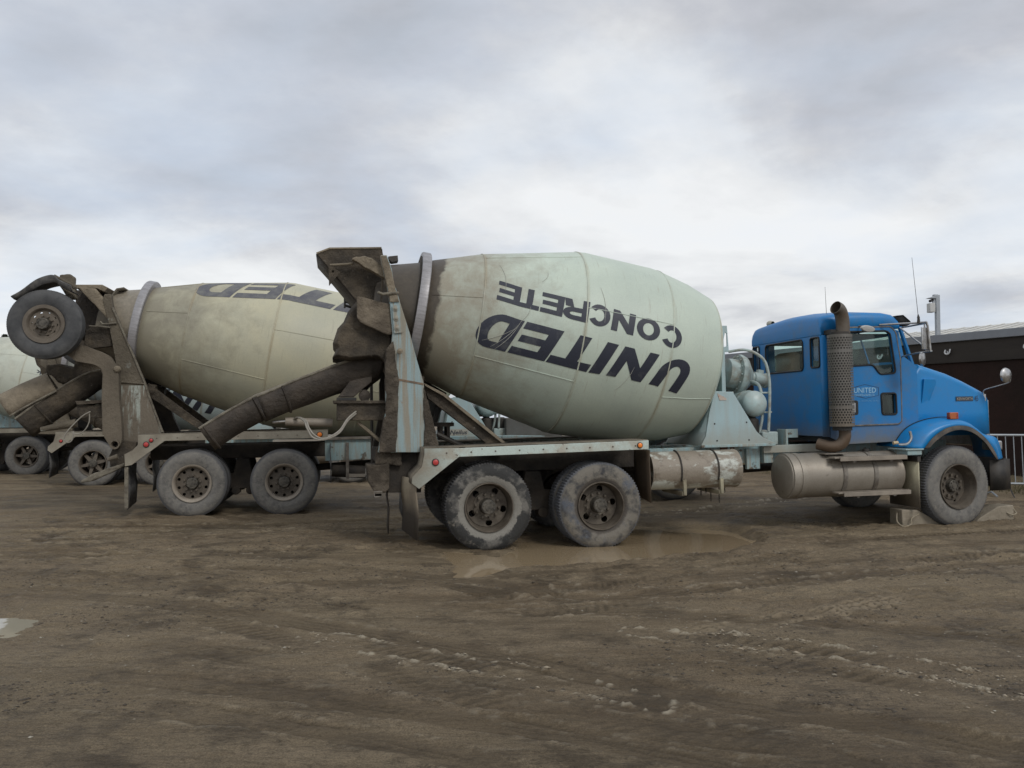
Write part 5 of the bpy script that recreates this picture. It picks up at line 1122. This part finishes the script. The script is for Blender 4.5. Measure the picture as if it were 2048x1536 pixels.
# ================================================================== GROUND
def lattice(seed, n=256): return np.random.RandomState(seed).rand(n, n)
LT = [lattice(s_) for s_ in range(12)]
def vn(x, y, k=0):
    Lc = LT[k % 12]; n = Lc.shape[0]; xi = np.floor(x).astype(int); yi = np.floor(y).astype(int); fx = x-xi; fy = y-yi
    fx = fx*fx*(3-2*fx); fy = fy*fy*(3-2*fy); a = Lc[xi % n, yi % n]; b = Lc[(xi+1) % n, yi % n]; c = Lc[xi % n, (yi+1) % n]; d = Lc[(xi+1) % n, (yi+1) % n]
    return (a*(1-fx)+b*fx)*(1-fy)+(c*(1-fx)+d*fx)*fy-.5
def fbm(x, y, o=4, k=0, g=.5):
    s_ = 0; a = 1.0
    for i in range(o): s_ = s_+a*vn(x*2**i+17*i, y*2**i+31*i, k+i); a *= g
    return s_
def seg_dist(x, y, P):
    best = np.full(x.shape, 1e9); al = np.zeros(x.shape); sg = np.zeros(x.shape); acc = 0
    for (x0, y0), (x1, y1) in zip(P[:-1], P[1:]):
        dx, dy = x1-x0, y1-y0; L_ = math.hypot(dx, dy); t = np.clip(((x-x0)*dx+(y-y0)*dy)/L_**2, 0, 1)
        ex = x-(x0+t*dx); ey = y-(y0+t*dy); d = np.hypot(ex, ey); m = d < best
        best = np.where(m, d, best); al = np.where(m, acc+t*L_, al); sg = np.where(m, np.sign(ex*dy-ey*dx), sg); acc += L_
    return best, al, sg
def gpath(L_): return [ground_pt(a, b) for a, b in L_]
def gsmooth(L_): return [(p.x, p.y) for p in smoothpath([(a, b, 0) for a, b in gpath(L_)], 5)]
TR = [ # (path in the photo, half width, depth, tread depth, tread pitch, ridge)
    (gsmooth([(1360, 1268), (1450, 1254), (1580, 1238), (1720, 1219), (1860, 1200)]), .17, .006, .016, .085, .004),
    (gsmooth([(1280, 1268), (1500, 1285), (1700, 1312), (1880, 1342), (2080, 1385)]), .13, .012, .016, .11, .026),
    (gsmooth([(1300, 1300), (1500, 1315), (1700, 1345), (1880, 1378), (2080, 1425)]), .12, .010, .010, .10, .012),
    (gsmooth([(1000, 1190), (1200, 1172), (1450, 1140), (1650, 1105), (1850, 1085), (2080, 1078)]), .14, .012, .010, .07, .012),
    (gsmooth([(900, 1235), (1200, 1215), (1400, 1190), (1650, 1155), (1900, 1130), (2080, 1120)]), .16, .012, .009, .09, .012),
    (gsmooth([(-60, 1118), (200, 1112), (420, 1106), (600, 1100), (760, 1085)]), .14, .018, .010, .08, .018),
    (gsmooth([(-60, 1088), (200, 1078), (420, 1072), (700, 1058), (900, 1060)]), .16, .018, .006, .08, .018),
    (gsmooth([(-60, 1145), (200, 1150), (500, 1135), (800, 1150), (1000, 1190)]), .16, .010, .006, .08, .010),
    (gsmooth([(640, 1265), (800, 1300), (950, 1325), (1100, 1350), (1300, 1400)]), .13, .012, .014, .10, .022),
    (gsmooth([(350, 1215), (480, 1250), (640, 1290), (800, 1350), (1000, 1400)]), .15, .010, .010, .10, .012),
    (gsmooth([(200, 1260), (500, 1310), (900, 1370), (1300, 1440), (1700, 1530)]), .2, .008, .004, .1, .008),
    (gsmooth([(1300, 1035), (1480, 1022), (1600, 1010), (1750, 1000)]), .18, .022, .006, .08, .03),
    (gsmooth([(1000, 1400), (1300, 1450), (1700, 1500), (2080, 1560)]), .18, .008, .005, .1, .01),
]
TR += [(gsmooth(q_), w_, d_, .0, .1, r_) for q_, w_, d_, r_ in (
    ([(-60, 1175), (400, 1212), (900, 1290), (1400, 1385), (2080, 1500)], .17, .016, .012),
    ([(-60, 1330), (500, 1372), (1100, 1450), (1500, 1530)], .15, .014, .010), ([(-60, 1385), (500, 1430), (900, 1500), (1100, 1560)], .13, .012, .010),
    ([(500, 1120), (1000, 1165), (1150, 1195), (1500, 1178), (2080, 1135)], .15, .016, .014),
    ([(-60, 1056), (500, 1048), (900, 1032)], .16, .018, .014), ([(-60, 1010), (200, 1003), (500, 1040)], .16, .016, .012),
    ([(600, 1200), (1000, 1215), (1500, 1240), (2080, 1290)], .16, .014, .010), ([(300, 1170), (700, 1165), (1000, 1140)], .15, .014, .010))]
TR += [([(x-.0, y+1.9) for x, y in TR[5][0]], .14, .014, .008, .08, .014), ([(x, y+1.2) for x, y in TR[3][0]], .15, .012, .006, .08, .014)]
PUD = [(gpath([(885, 1098), (1000, 1112), (1040, 1085), (1150, 1068), (1290, 1050), (1450, 1058), (1540, 1084), (1450, 1108), (1290, 1122), (1150, 1128), (1040, 1126), (960, 1148), (915, 1150), (930, 1130)])),
       (gpath([(-80, 1240), (-20, 1228), (40, 1229), (72, 1236), (40, 1250), (20, 1262), (-60, 1262)]))]
def inside(x, y, P):
    c = np.zeros(x.shape, bool); n = len(P)
    for i in range(n):
        x0, y0 = P[i]; x1, y1 = P[(i+1) % n]
        m = ((y0 > y) != (y1 > y)) & (x < (x1-x0)*(y-y0)/(y1-y0+1e-12)+x0); c ^= m
    return c
WL = -.022
CLAY = None
def slope_z(x, y):      # the yard climbs gently to the right and far right
    return .0197*np.clip(x+.2, 0, 8)*np.clip((y-5)/4.5, 0, 1)*1.0
def height(x, y, fine=True):
    base = slope_z(x, y)
    wx = x+.35*fbm(x*.5, y*.5, 2, 3); wy = y+.25*fbm(x*.6, y*.6, 2, 5)
    h = .040*fbm(x*.35, y*.5, 3, 1)+.016*fbm(wx*.9, wy*3.2, 4, 2)+.010*fbm(wx*3.5, wy*8, 3, 4)
    sm_ = np.clip((6.6-y+.15*x)/1.8, 0, 1)                    # smoother, driven-over mud close to the camera
    h += (.030*fbm(x*5, y*9, 4, 6)*np.clip(.9+2.2*fbm(x*.8, y*1.4, 2, 10), .15, 1.6)+.016*np.maximum(fbm(x*13, y*16, 3, 7), 0))*(1-.6*sm_)
    wear = np.zeros(x.shape); 
    for P, hw, dep, tdp, pit, rg in TR:
        xs = [p[0] for p in P]; ys = [p[1] for p in P]; m = (x > min(xs)-.6) & (x < max(xs)+.6) & (y > min(ys)-.6) & (y < max(ys)+.6)
        if not m.any(): continue
        d, s_, sg = seg_dist(x[m], y[m], P); d = d+.03*fbm(x[m]*3, y[m]*3, 2, 8); inn = np.clip((hw-d)/.04, 0, 1)
        tr = np.clip(np.sin(2*math.pi*(s_+d*.5*np.where(sg > 0, 1, -1))/pit)*3, -1, 1)*np.clip(np.sin(d/hw*7)+.9, 0, 1)
        brk = np.clip(fbm(s_*.9, d*0+3.3, 3, 9)*3+.7, .05, 1) if tdp > 0 else np.clip(fbm(s_*.4, d*0+7.7, 3, 9)*2.4+.85, .15, 1)
        rib_ = np.clip(-np.sin(2*math.pi*d*np.where(sg > 0, 1, -1)/.066+1.2)*1.6-.5, 0, 1)*np.clip(fbm(s_*1.6, d*9, 3, 2)*4+.75, 0, 1) if tdp <= .007 else d*0
        if tdp > .015 and rg < .01:      # one crisp print of a block tread, dried paler than the mud round it
            fs = np.mod(s_+.25*fbm(d*4, s_*4, 2, 1)*.1, pit)/pit; fd = np.mod(d*np.where(sg > 0, 1, -1)+.035, .085)/.085
            ln = (fs < .17) | (fd < .15); tr = np.where(ln, -1.0, .5); L_tot = s_.max(); brk = np.clip(s_/.35, 0, 1)*np.clip((L_tot-s_)/.5, 0, 1)*np.clip(fbm(s_*3, d*5, 3, 9)*2+.9, 0, 1)
        rdg = .5*rg*np.exp(-((d-hw-.01-.05*fbm(x[m]*6, y[m]*6, 2, 5))/.017)**2)*np.clip(brk*.5-.35+fbm(x[m]*19, y[m]*24, 4, 2)*4.2, 0, 1.8)
        h[m] += -inn*dep*brk+inn*tdp*.5*tr*brk+rdg-inn*rib_*.009*brk
        if CLAY is not None: CLAY[0][m] = np.maximum(CLAY[0][m], np.clip(rdg/.006-.2, 0, 1)*(1 if rg > .02 else .35)); CLAY[1][m] = np.maximum(CLAY[1][m], inn*brk); CLAY[2][m] = np.maximum(CLAY[2][m], inn*np.clip(-tr, 0, 1)*np.clip(brk, 0, 1)*min(1, tdp/.012)); CLAY[2][m] = np.maximum(CLAY[2][m], inn*rib_*brk*.8); CLAY[3][m] = np.maximum(CLAY[3][m], (inn*brk) if tdp > .015 and rg < .01 else 0)
    z = base+h
    for i, P in enumerate(PUD):
        xs = [p[0] for p in P]; ys = [p[1] for p in P]; m = (x > min(xs)-.8) & (x < max(xs)+.8) & (y > min(ys)-.8) & (y < max(ys)+.8)
        if not m.any(): continue
        d, _, _ = seg_dist(x[m], y[m], P+[P[0]]); ins = inside(x[m], y[m], P); sd = np.where(ins, d, -d)+.14*fbm(x[m]*2.2, y[m]*3, 4, 5)
        wl = WL
        f = 1/(1+np.exp(-sd/.05)); zt = z[m]
        low = wl-.022+.012*fbm(x[m]*4, y[m]*5, 3, 6); hi = np.maximum(zt, wl+.006+.012*np.clip(-sd, 0, .5))
        z[m] = low*f+(hi)*(1-f)
    # bank in front of the dark wall
    return z
WA = np.array([10.9, 16.2]); WD = np.array([-3.9, 7.1])/math.hypot(3.9, 7.1); WN = np.array([-WD[1], WD[0]])*-1   # wall base line
WN = np.array([-.877, -.481])
def axis_pts(a, b, fine_a, fine_b, st, grow):
    c = list(np.arange(fine_a, fine_b+1e-6, st)); s_ = st; x = fine_b
    while x < b: s_ *= grow; x += s_; c.append(x)
    s_ = st; x = fine_a; lo = []
    while x > a: s_ *= grow; x -= s_; lo.append(x)
    return np.array(lo[::-1]+c)
gx = axis_pts(-260, 260, -6.6, 7.6, .019, 1.075); gy = axis_pts(-30, 420, 3.2, 12.4, .018, 1.035)
X_, Y_ = np.meshgrid(gx, gy); CLAY = [np.zeros(X_.size) for _ in range(4)]; Z_ = height(X_.ravel().copy(), Y_.ravel().copy()).reshape(X_.shape); CL = CLAY; CLAY = None
dw = (X_-WA[0])*(-WN[0])+(Y_-WA[1])*(-WN[1])           # signed distance behind the wall line
bank = np.clip((dw+2.2)/1.8, 0, 1)*np.clip((Y_-8)/4, 0, 1)*(Y_ < 60); Z_ = Z_+.16*bank*(1+.8*fbm(X_*1.5, Y_*1.5, 4, 3))
ny, nx = X_.shape; me = bpy.data.meshes.new('ground'); me.vertices.add(nx*ny)
me.vertices.foreach_set('co', np.stack([X_.ravel(), Y_.ravel(), Z_.ravel()], 1).astype(np.float32).ravel())
ii = (np.arange(ny-1)[:, None]*nx+np.arange(nx-1)[None, :]).ravel(); fc = np.stack([ii, ii+1, ii+nx+1, ii+nx], 1).astype(np.int32)
me.loops.add(fc.size); me.loops.foreach_set('vertex_index', fc.ravel()); me.polygons.add(len(fc))
me.polygons.foreach_set('loop_start', np.arange(0, fc.size, 4, dtype=np.int32)); me.polygons.foreach_set('use_smooth', np.ones(len(fc), bool)); me.update(); me.validate()
for nm, arr in (('clay', CL[0]), ('track', CL[1]), ('groove', CL[2]), ('dry', CL[3])):
    at = me.attributes.new(nm, 'FLOAT', 'POINT'); at.data.foreach_set('value', arr.astype(np.float32))
m = bpy.data.materials.new('wet_mud'); m.use_nodes = True; t = m.node_tree; b = t.nodes['Principled BSDF']; L = t.links
tc = t.nodes.new('ShaderNodeTexCoord'); vec = tc.outputs['Object']; mp = t.nodes.new('ShaderNodeMapping'); mp.inputs['Scale'].default_value = (.5, 2.2, 1); mp.inputs['Rotation'].default_value = (0, 0, R(6)); L.new(vec, mp.inputs[0])
def MR(v, a, b_): 
    f = t.nodes.new('ShaderNodeMapRange'); f.inputs[1].default_value = a; f.inputs[2].default_value = b_; L.new(v, f.inputs[0]); return f.outputs[0]
nA = noise(t, mp.outputs[0], 1.1, 9, .62, .4, 1.7); nB = noise(t, vec, 1.9, 10, .68, .2, 4.1); nC = noise(t, vec, 30, 6, .7); nD = noise(t, vec, 140, 3, .6)
col = mixc(t, MR(nA, .36, .66), (.150, .111, .069), (.276, .216, .143))
nL = noise(t, mp.outputs[0], .42, 6, .6, .6, 6.6)
col = mixc(t, mth(t, 'MULTIPLY', MR(nL, .44, .62), .45), col, (.30, .242, .155))
col = mixc(t, mth(t, 'MULTIPLY', MR(nB, .52, .64), .75), col, (.080, .058, .035))
nG = noise(t, mp.outputs[0], .8, 9, .7, .8, 16.6)
col = mixc(t, mth(t, 'MULTIPLY', MR(nG, .53, .62), .45), col, (.085, .063, .039))
nE = noise(t, mp.outputs[0], 2.6, 8, .65, .5, 9.3)
col = mixc(t, mth(t, 'MULTIPLY', MR(nE, .60, .68), .5), col, (.27, .225, .16))
col = mixc(t, mth(t, 'MULTIPLY', MR(nC, .50, .66), .5), col, (.082, .062, .040))
nR = noise(t, mp.outputs[0], 5.5, 10, .72, .9, 12.0); rd_ = mth(t, 'ABSOLUTE', mth(t, 'SUBTRACT', nR, .5))
col = mixc(t, mth(t, 'MULTIPLY', MR(rd_, .022, .004), mth(t, 'MULTIPLY', MR(nB, .44, .60), .8)), col, (.050, .037, .023))
nF = noise(t, vec, 62, 8, .75, .3, 2.0)
col = mixc(t, mth(t, 'MULTIPLY', MR(nF, .56, .68), .3), col, (.27, .215, .14)); col = mixc(t, mth(t, 'MULTIPLY', MR(nF, .44, .34), .6), col, (.065, .049, .031))
col = mixc(t, mth(t, 'MULTIPLY', MR(nD, .66, .72), .6), col, (.26, .235, .20))
nH = noise(t, vec, 105, 3, .8, 0, 8.8); vv = mth(t, 'ADD', mth(t, 'MULTIPLY', mth(t, 'SUBTRACT', nH, .5), 2.4), 1.0, clamp=False); cH = t.nodes.new('ShaderNodeCombineXYZ')
for i_ in range(3): L.new(mth(t, 'MAXIMUM', vv, .35), cH.inputs[i_])
col = mixc(t, 1.0, col, cH.outputs[0], 'MULTIPLY')
def ATT(nm): n = t.nodes.new('ShaderNodeAttribute'); n.attribute_name = nm; return n.outputs['Fac']
col = mixc(t, mth(t, 'MULTIPLY', ATT('track'), .42), col, (.105, .077, .047))
col = mixc(t, mth(t, 'MULTIPLY', ATT('dry'), .8), col, (.34, .27, .18))
col = mixc(t, mth(t, 'MULTIPLY', ATT('groove'), .75), col, (.060, .046, .029))
col = mixc(t, mth(t, 'MULTIPLY', ATT('clay'), .9), col, (.47, .41, .31))
L.new(col, b.inputs['Base Color'])
L.new(mth(t, 'ADD', mth(t, 'MULTIPLY', MR(nB, .62, .42), .32), .48), b.inputs['Roughness']); b.inputs['Specular IOR Level'].default_value = .22
bn = t.nodes.new('ShaderNodeBump'); bn.inputs['Strength'].default_value = 1.0; bn.inputs['Distance'].default_value = .045
hsum = mth(t, 'ADD', mth(t, 'MULTIPLY', noise(t, mp.outputs[0], 14, 10, .72, .6, 3.0), 1.0), mth(t, 'MULTIPLY', noise(t, vec, 60, 8, .75, 0, 6.0), .5))
L.new(hsum, bn.inputs['Height']); L.new(bn.outputs[0], b.inputs['Normal'])
me.materials.append(m); go = bpy.data.objects.new('ground', me); COL.objects.link(go); go['kind'] = 'structure'; go['label'] = 'rutted wet brown mud of the truck yard'
mW = bpy.data.materials.new('muddy_water'); mW.use_nodes = True; b = mW.node_tree.nodes['Principled BSDF']
b.inputs['Base Color'].default_value = (.30, .228, .142, 1); b.inputs['Roughness'].default_value = .035; b.inputs['Specular IOR Level'].default_value = .75
bn = mW.node_tree.nodes.new('ShaderNodeBump'); bn.inputs['Strength'].default_value = .05; bn.inputs['Distance'].default_value = .02
tcw = mW.node_tree.nodes.new('ShaderNodeTexCoord'); mW.node_tree.links.new(noise(mW.node_tree, tcw.outputs['Object'], 5, 3, .5), bn.inputs['Height']); mW.node_tree.links.new(bn.outputs[0], b.inputs['Normal'])
mW2 = mW.copy(); mW2.name = 'milky_water'; mW2.node_tree.nodes['Principled BSDF'].inputs['Base Color'].default_value = (.33, .305, .235, 1)
for i, P in enumerate(PUD):
    xs = [p[0] for p in P]; ys = [p[1] for p in P]
    o = MB().add([(min(xs)-.3, min(ys)-.25, WL), (max(xs)+.3, min(ys)-.25, WL), (max(xs)+.3, max(ys)+.3, WL), (min(xs)-.3, max(ys)+.3, WL)], [(0, 1, 2, 3)]).build('puddle_water', mW if i == 0 else mW2)
    o['kind'] = 'structure'; o['label'] = ['brown puddle round the second rear wheel of the front truck', 'small pale puddle at the left edge of the yard'][i]
# stones and mud clods
def scatter(name, n, gen, mat, label):
    V = []; Fc = []; base = [(0, 0, 1), (1, 0, 0), (.3, .95, 0), (-.8, .6, 0), (-.8, -.6, 0), (.3, -.95, 0), (0, 0, -1)]
    Fb = [(0, 1, 2), (0, 2, 3), (0, 3, 4), (0, 4, 5), (0, 5, 1), (6, 2, 1), (6, 3, 2), (6, 4, 3), (6, 5, 4), (6, 1, 5)]
    pts = gen(n); xs = np.array([p[0] for p in pts]); ys = np.array([p[1] for p in pts]); zs = height(xs.copy(), ys.copy())
    for (x, y, s_, el, an), z in zip(pts, zs):
        if z < WL+.004: continue
        k = len(V); ca, sa = math.cos(an), math.sin(an)
        for bx_, by_, bz_ in base:
            j = random.uniform(.7, 1.2); px_, py_, pz_ = bx_*s_*el*j, by_*s_*j, bz_*s_*.55*j
            V.append((x+px_*ca-py_*sa, y+px_*sa+py_*ca, z+pz_+s_*.1))
        Fc += [tuple(i+k for i in f) for f in Fb]
    me = bpy.data.meshes.new(name); me.from_pydata(V, [], Fc); o = bpy.data.objects.new(name, me); COL.objects.link(o); me.materials.append(mat); me.shade_smooth() if 'clod' in name else None
    tag(o, label, kind='stuff'); return o
rs = random.Random(3)
def gen_p(n):
    L_ = []
    while len(L_) < n:
        y = rs.uniform(3.2, 14)*rs.uniform(.8, 1); x = rs.uniform(-.68, .68)*y
        dens = (.25+.75*max(0, min(1, (x+1)/5)))*max(.12, min(1, (y-4.2)/2)); 
        if rs.random() > dens or float(fbm(np.array([x*.8]), np.array([y*.8]), 2, 1)[0]) < -.05+rs.uniform(-.25, .2): continue
        L_.append((x, y, abs(rs.gauss(.003, .003))+.0018, rs.uniform(.9, 1.5), rs.uniform(0, 6.3)))
    return L_
scatter('pebbles', 2600, gen_p, M('pebble_grey', (.20, .17, .125), (.33, .31, .26), .4, 9, .1, .8, fine=.2), 'small grey and whitish pebbles strewn over the mud')
def gen_c(n):
    L_ = []
    for P, k in ((TR[1], .42), (TR[2], .15), (TR[8], .22), (TR[9], .12), (TR[11], .05), (TR[0], .04)):
        Q = P[0]; hw = P[1]
        for _ in range(int(n*k)):
            i = rs.randrange(len(Q)-1); t_ = rs.random(); x = Q[i][0]+(Q[i+1][0]-Q[i][0])*t_; y = Q[i][1]+(Q[i+1][1]-Q[i][1])*t_
            an = math.atan2(Q[i+1][1]-Q[i][1], Q[i+1][0]-Q[i][0]); sd = rs.choice([-1, 1])*(hw+.03)+rs.gauss(0, .03)
            if float(fbm(np.array([x*1.7]), np.array([y*2.5]), 3, 4)[0]) < .0: continue
            L_.append((x-math.sin(an)*sd, y+math.cos(an)*sd, abs(rs.gauss(.004, .004))+.003, rs.uniform(1.2, 2.4), an+rs.gauss(0, .5)))
    return L_
scatter('mud_clods', 550, gen_c, M('pale_clay', (.30, .25, .18), (.17, .135, .09), .4, 12, .2, .5, bump=.5), 'pale crumbs of clay squeezed up along the tyre tracks')
def gen_d(n):
    L_ = []
    while len(L_) < n:
        y = rs.uniform(4.5, 12.5); x = rs.uniform(-.66, .66)*y
        if float(fbm(np.array([x*.7+5]), np.array([y*1.4]), 3, 2)[0]) < .12: continue
        L_.append((x, y, abs(rs.gauss(.003, .004))+.003, rs.uniform(1, 1.8), rs.uniform(-.5, .5)))
    return L_
scatter('dark_mud_clods', 5000, gen_d, M('dark_clod', (.085, .068, .048), (.05, .04, .03), .5, 12, .2, .7, bump=.5), 'dark crumbs of churned mud')

# ================================================================== things round the trucks
def gz(x, y): return float(height(np.array([x]), np.array([y]))[0])
def chock(px, label, flip):
    o = T1.L(*px, .1); base = T1.o+T1.X*o[0]+T1.Y*.12
    e = empty('wheel_chock', (base[0], base[1], gz(base[0], base[1])-.01)); e.rotation_euler = (0, 0, R(12))
    tag(e, label, 'wheel chock', 'concrete chocks against the front wheel')
    L_ = .62; P = [(0, 0), (L_, 0), (L_-.08, .06), (L_-.38, .21), (0, .22)]
    if flip: P = [(-x, z) for x, z in P]
    MB().prism(P, 0, .26).build('block', mConc, e, bev=.012, sub=0)
    s = 1 if not flip else -1
    r = MB().tube(smoothpath([(s*.26, -.005, .16), (s*.12, -.03, .10), (s*.10, -.05, .03), (-s*.02, -.05, .005), (-s*.09, -.02, .06), (-s*.06, .03, .14), (-s*.0, .10, .17)] if not flip else [(s*.12, -.005, .12), (s*.05, -.03, .09), (-s*.01, -.03, .11), (-s*.04, .02, .13), (-s*.03, .05, .18)]), .008, 6)
    r.build('rope_handle', mRope, e)
    return e
chock((1806, 1030), 'grey concrete wheel chock with a rope loop, behind the front tyre of the blue truck', False)
chock((2030, 1030), 'tan concrete wheel chock ahead of the front tyre of the blue truck, by the barricade', True)

# dark shed wall with galvanised flashing
mWall = M('dark_wall_boards', (.012, .009, .0075), (.024, .015, .012), .5, 1.5, .3, .85, c3=(.036, .018, .014), amt3=.4, scale3=.7, sharp3=.3, spec=.2, streak=(1, 1, .4), bump=.4, bscale=10)
mBand = M('dark_wall_band', (.038, .031, .025), (.026, .021, .017), .5, 2, .3, .85, streak=(.4, .4, 3), bump=.2)
mFlash = M('galvanised_flashing', (.24, .255, .275), (.20, .21, .23), .5, 2, .3, .5, .3)
mRoof = M('white_metal_roof', (.62, .60, .54), (.55, .54, .50), .5, 2, .3, .5)
ang = math.atan2(7.1, -3.9)
wl = empty('shed_wall', (10.9, 16.2, 0)); wl.rotation_euler = (0, 0, ang); tag(wl, 'long dark brown board wall with grey metal flashing behind the blue cab', 'wall')
LW0, LW1 = -5.0, 16.0        # along the wall: -5 (toward camera/right) .. 16 (away/left)
MB().box(LW0, LW1, -.30, -.02, -.3, 2.75).build('board_wall', mWall, wl)
MB().box(LW0, LW1, -.30, .03, 2.752, 3.22).build('wall_band', mBand, wl, bev=.01)
MB().box(LW0-.05, LW1+.05, -.36, .09, 3.222, 3.40).build('flashing', mFlash, wl, bev=.01)
for k in range(12):
    a = LW0+.55+k*1.72
    h = MB().tube(smoothpath([(a-.07, .06, 3.06), (a-.05, .08, 2.97), (a, .09, 2.95), (a+.05, .08, 2.99), (a+.04, .06, 3.05)], 4), .018, 6).tube([(a, .05, 2.94), (a, .06, 3.02)], .014, 6)
    h.build('wall_hook', M('white_hook', (.6, .6, .6), rough=.5), wl)
rb = empty('white_roofed_building', (13.4, 17.6, 0)); rb.rotation_euler = (0, 0, ang); tag(rb, 'building with a cream metal roof just showing above the dark wall', 'building')
MB().box(-7, 9.4, -9, -1.2, -.3, 3.3).build('wall', mFlash, rb)
rf = MB(); rf.add([(-7.4, -1.0, 3.55), (9.8, -1.0, 3.55), (9.8, -5.0, 4.35), (-7.4, -5.0, 4.35)], [(0, 1, 2, 3)]); rf = rf.build('roof', mRoof, rb, solid=.06)
rib = MB()
for k in range(40): x = -7.3+k*.42; rib.loft([[(x, -1.0, 3.59), (x, -5.0, 4.39)], [(x+.03, -1.0, 3.61), (x+.03, -5.0, 4.405)], [(x+.06, -1.0, 3.59), (x+.06, -5.0, 4.39)]])
rib.build('roof_seam', mRoof, rf)
# pole with lamp and camera box
pz = at_depth(1876, 690, 21.5); po = empty('light_pole', (pz.x, pz.y, 0)); tag(po, 'tall grey steel pole with a lamp and camera box behind the dark wall', 'pole')
zt = at_depth(1876, 590, 21.5).z
MB().box(-.052, .052, -.052, .052, 0, zt).build('pole_shaft', mGalv, po, bev=.01)
MB().box(-.10, .0, -.05, .05, zt-.10, zt+.01).prism([(-.27, zt-.09), (-.05, zt-.02), (-.05, zt-.10)], -.08, .08).build('lamp_head', mGalv, po, bev=.005)
MB().box(-.24, -.10, -.10, .08, zt-.46, zt-.22).build('camera_box', M('pale_box', (.5, .5, .48), rough=.5), po, bev=.01)
c_ = MB().tube([(-.22, -.05, zt-.17), (-.11, .0, zt-.13)], .035, 10); c_.build('camera', mDash, po)
MB().box(-.12, -.05, -.03, .03, zt-.40, zt-.12).build('box_bracket', mGalv, po)
# crowd-control barricade
bz = at_depth(1990, 870, 15.0); bA = empty('steel_barricade', (bz.x, 14.95, 0)); bA.rotation_euler = (0, 0, R(-14)); tag(bA, 'galvanised steel crowd barricade ahead of the blue truck at the right edge', 'barricade')
g0 = .16; zt_ = bz.z; zb_ = at_depth(1990, 966, 15.0).z
bm_ = MB().tube([(-.25, 0, zt_), (2.1, 0, zt_)], .021, 8).tube([(-.25, 0, zb_), (2.1, 0, zb_)], .019, 8).tube([(-.25, 0, zt_), (-.25, 0, g0)], .021, 8).tube([(2.1, 0, zt_), (2.1, 0, g0)], .021, 8)
bm_.build('barricade_frame', mGalv, bA)
for k in range(17): MB().tube([(-.12+k*.13, 0, zt_), (-.10+k*.13, 0, zb_)], .009, 6).build('upright_bar', mGalv, bA)
for x in (-.1, 1.95): MB().tube([(x, -.3, g0), (x, 0, g0+.05), (x, .3, g0)], .018, 6).build('foot', mGalv, bA)
# black cable hanging from the barricade to the mud
pts = [at_depth(2018, 966, 14.9), at_depth(2024, 985, 14.7), at_depth(2038, 1008, 14.3), at_depth(2056, 1022, 13.6)]
cb_ = MB().tube(smoothpath(pts), .011, 6).build('power_cable', mBlack); tag(cb_, 'thin black cable running down from the barricade onto the mud', 'cable')
# dry grass on the bank at the foot of the wall
V = []; Fc = []
for _ in range(9000):
    a = rs.uniform(-4.5, 9); b_ = rs.uniform(.15, 2.1); x = 10.9+math.cos(ang)*a-math.sin(ang)*b_*1; y = 16.2+math.sin(ang)*a+math.cos(ang)*b_
    x = 10.9+math.cos(ang)*a+WN[0]*b_; y = 16.2+math.sin(ang)*a+WN[1]*b_
    ww = (x-WA[0])*(-WN[0])+(y-WA[1])*(-WN[1]); bk2 = min(1, max(0, (ww+2.2)/1.8)); z = gz(x, y)+.16*bk2 if _ < 0 else .02*0+float(slope_z(np.array([x]), np.array([y]))[0])+.15*bk2
    h_ = rs.uniform(.03, .13); dx_, dy_ = rs.gauss(0, .03), rs.gauss(0, .03); k = len(V); an = rs.uniform(0, 3.14); wv = .006
    V += [(x-wv*math.cos(an), y-wv*math.sin(an), z-.03), (x+wv*math.cos(an), y+wv*math.sin(an), z-.03), (x+dx_, y+dy_, z+h_)]; Fc.append((k, k+1, k+2))
me = bpy.data.meshes.new('grass'); me.from_pydata(V, [], Fc); gr = bpy.data.objects.new('dry_grass', me); COL.objects.link(gr); me.materials.append(M('dry_grass', (.14, .12, .06), (.09, .085, .04), .5, 8, .2, .9)); tag(gr, 'short dead grass on the low bank under the dark wall', kind='stuff')
# one far conifer beyond the row, its top just over the cream drum
tp = at_depth(10, 668, 60.0); tr_ = empty('conifer_tree', (tp.x, 60.0, 0)); tag(tr_, 'dark conifer whose top just shows behind the raised booster tyre', 'tree')
H_ = tp.z; tk = MB().tube([(0, 0, 0), (0, 0, H_*.6), (0, 0, H_)], [.16, .09, .015], 8).build('trunk', mBlack, tr_)
V = []; Fc = []
for _ in range(5200):
    u = rs.random()**.8; z = H_*(.12+.88*u); rr = (1-u)*1.9+.12; a = rs.uniform(0, 6.283); q_ = rr*rs.uniform(.25, 1)*(1+.35*math.sin(z*9)); x, y = q_*math.cos(a), q_*math.sin(a); s_ = rs.uniform(.05, .14); k = len(V)
    V += [(x, y, z-q_*.25), (x+s_*math.cos(a)*1.6, y+s_*math.sin(a)*1.6, z-q_*.25-s_*.5), (x+s_*math.sin(a), y-s_*math.cos(a), z-q_*.25+rs.uniform(-.05, .05))]; Fc.append((k, k+1, k+2))
me = bpy.data.meshes.new('crown'); me.from_pydata(V, [], Fc); cr_ = bpy.data.objects.new('crown', me); COL.objects.link(cr_); cr_.parent = tr_; me.materials.append(M('conifer_needles', (.03, .04, .025), (.05, .06, .035), .5, 3, .2, .9))
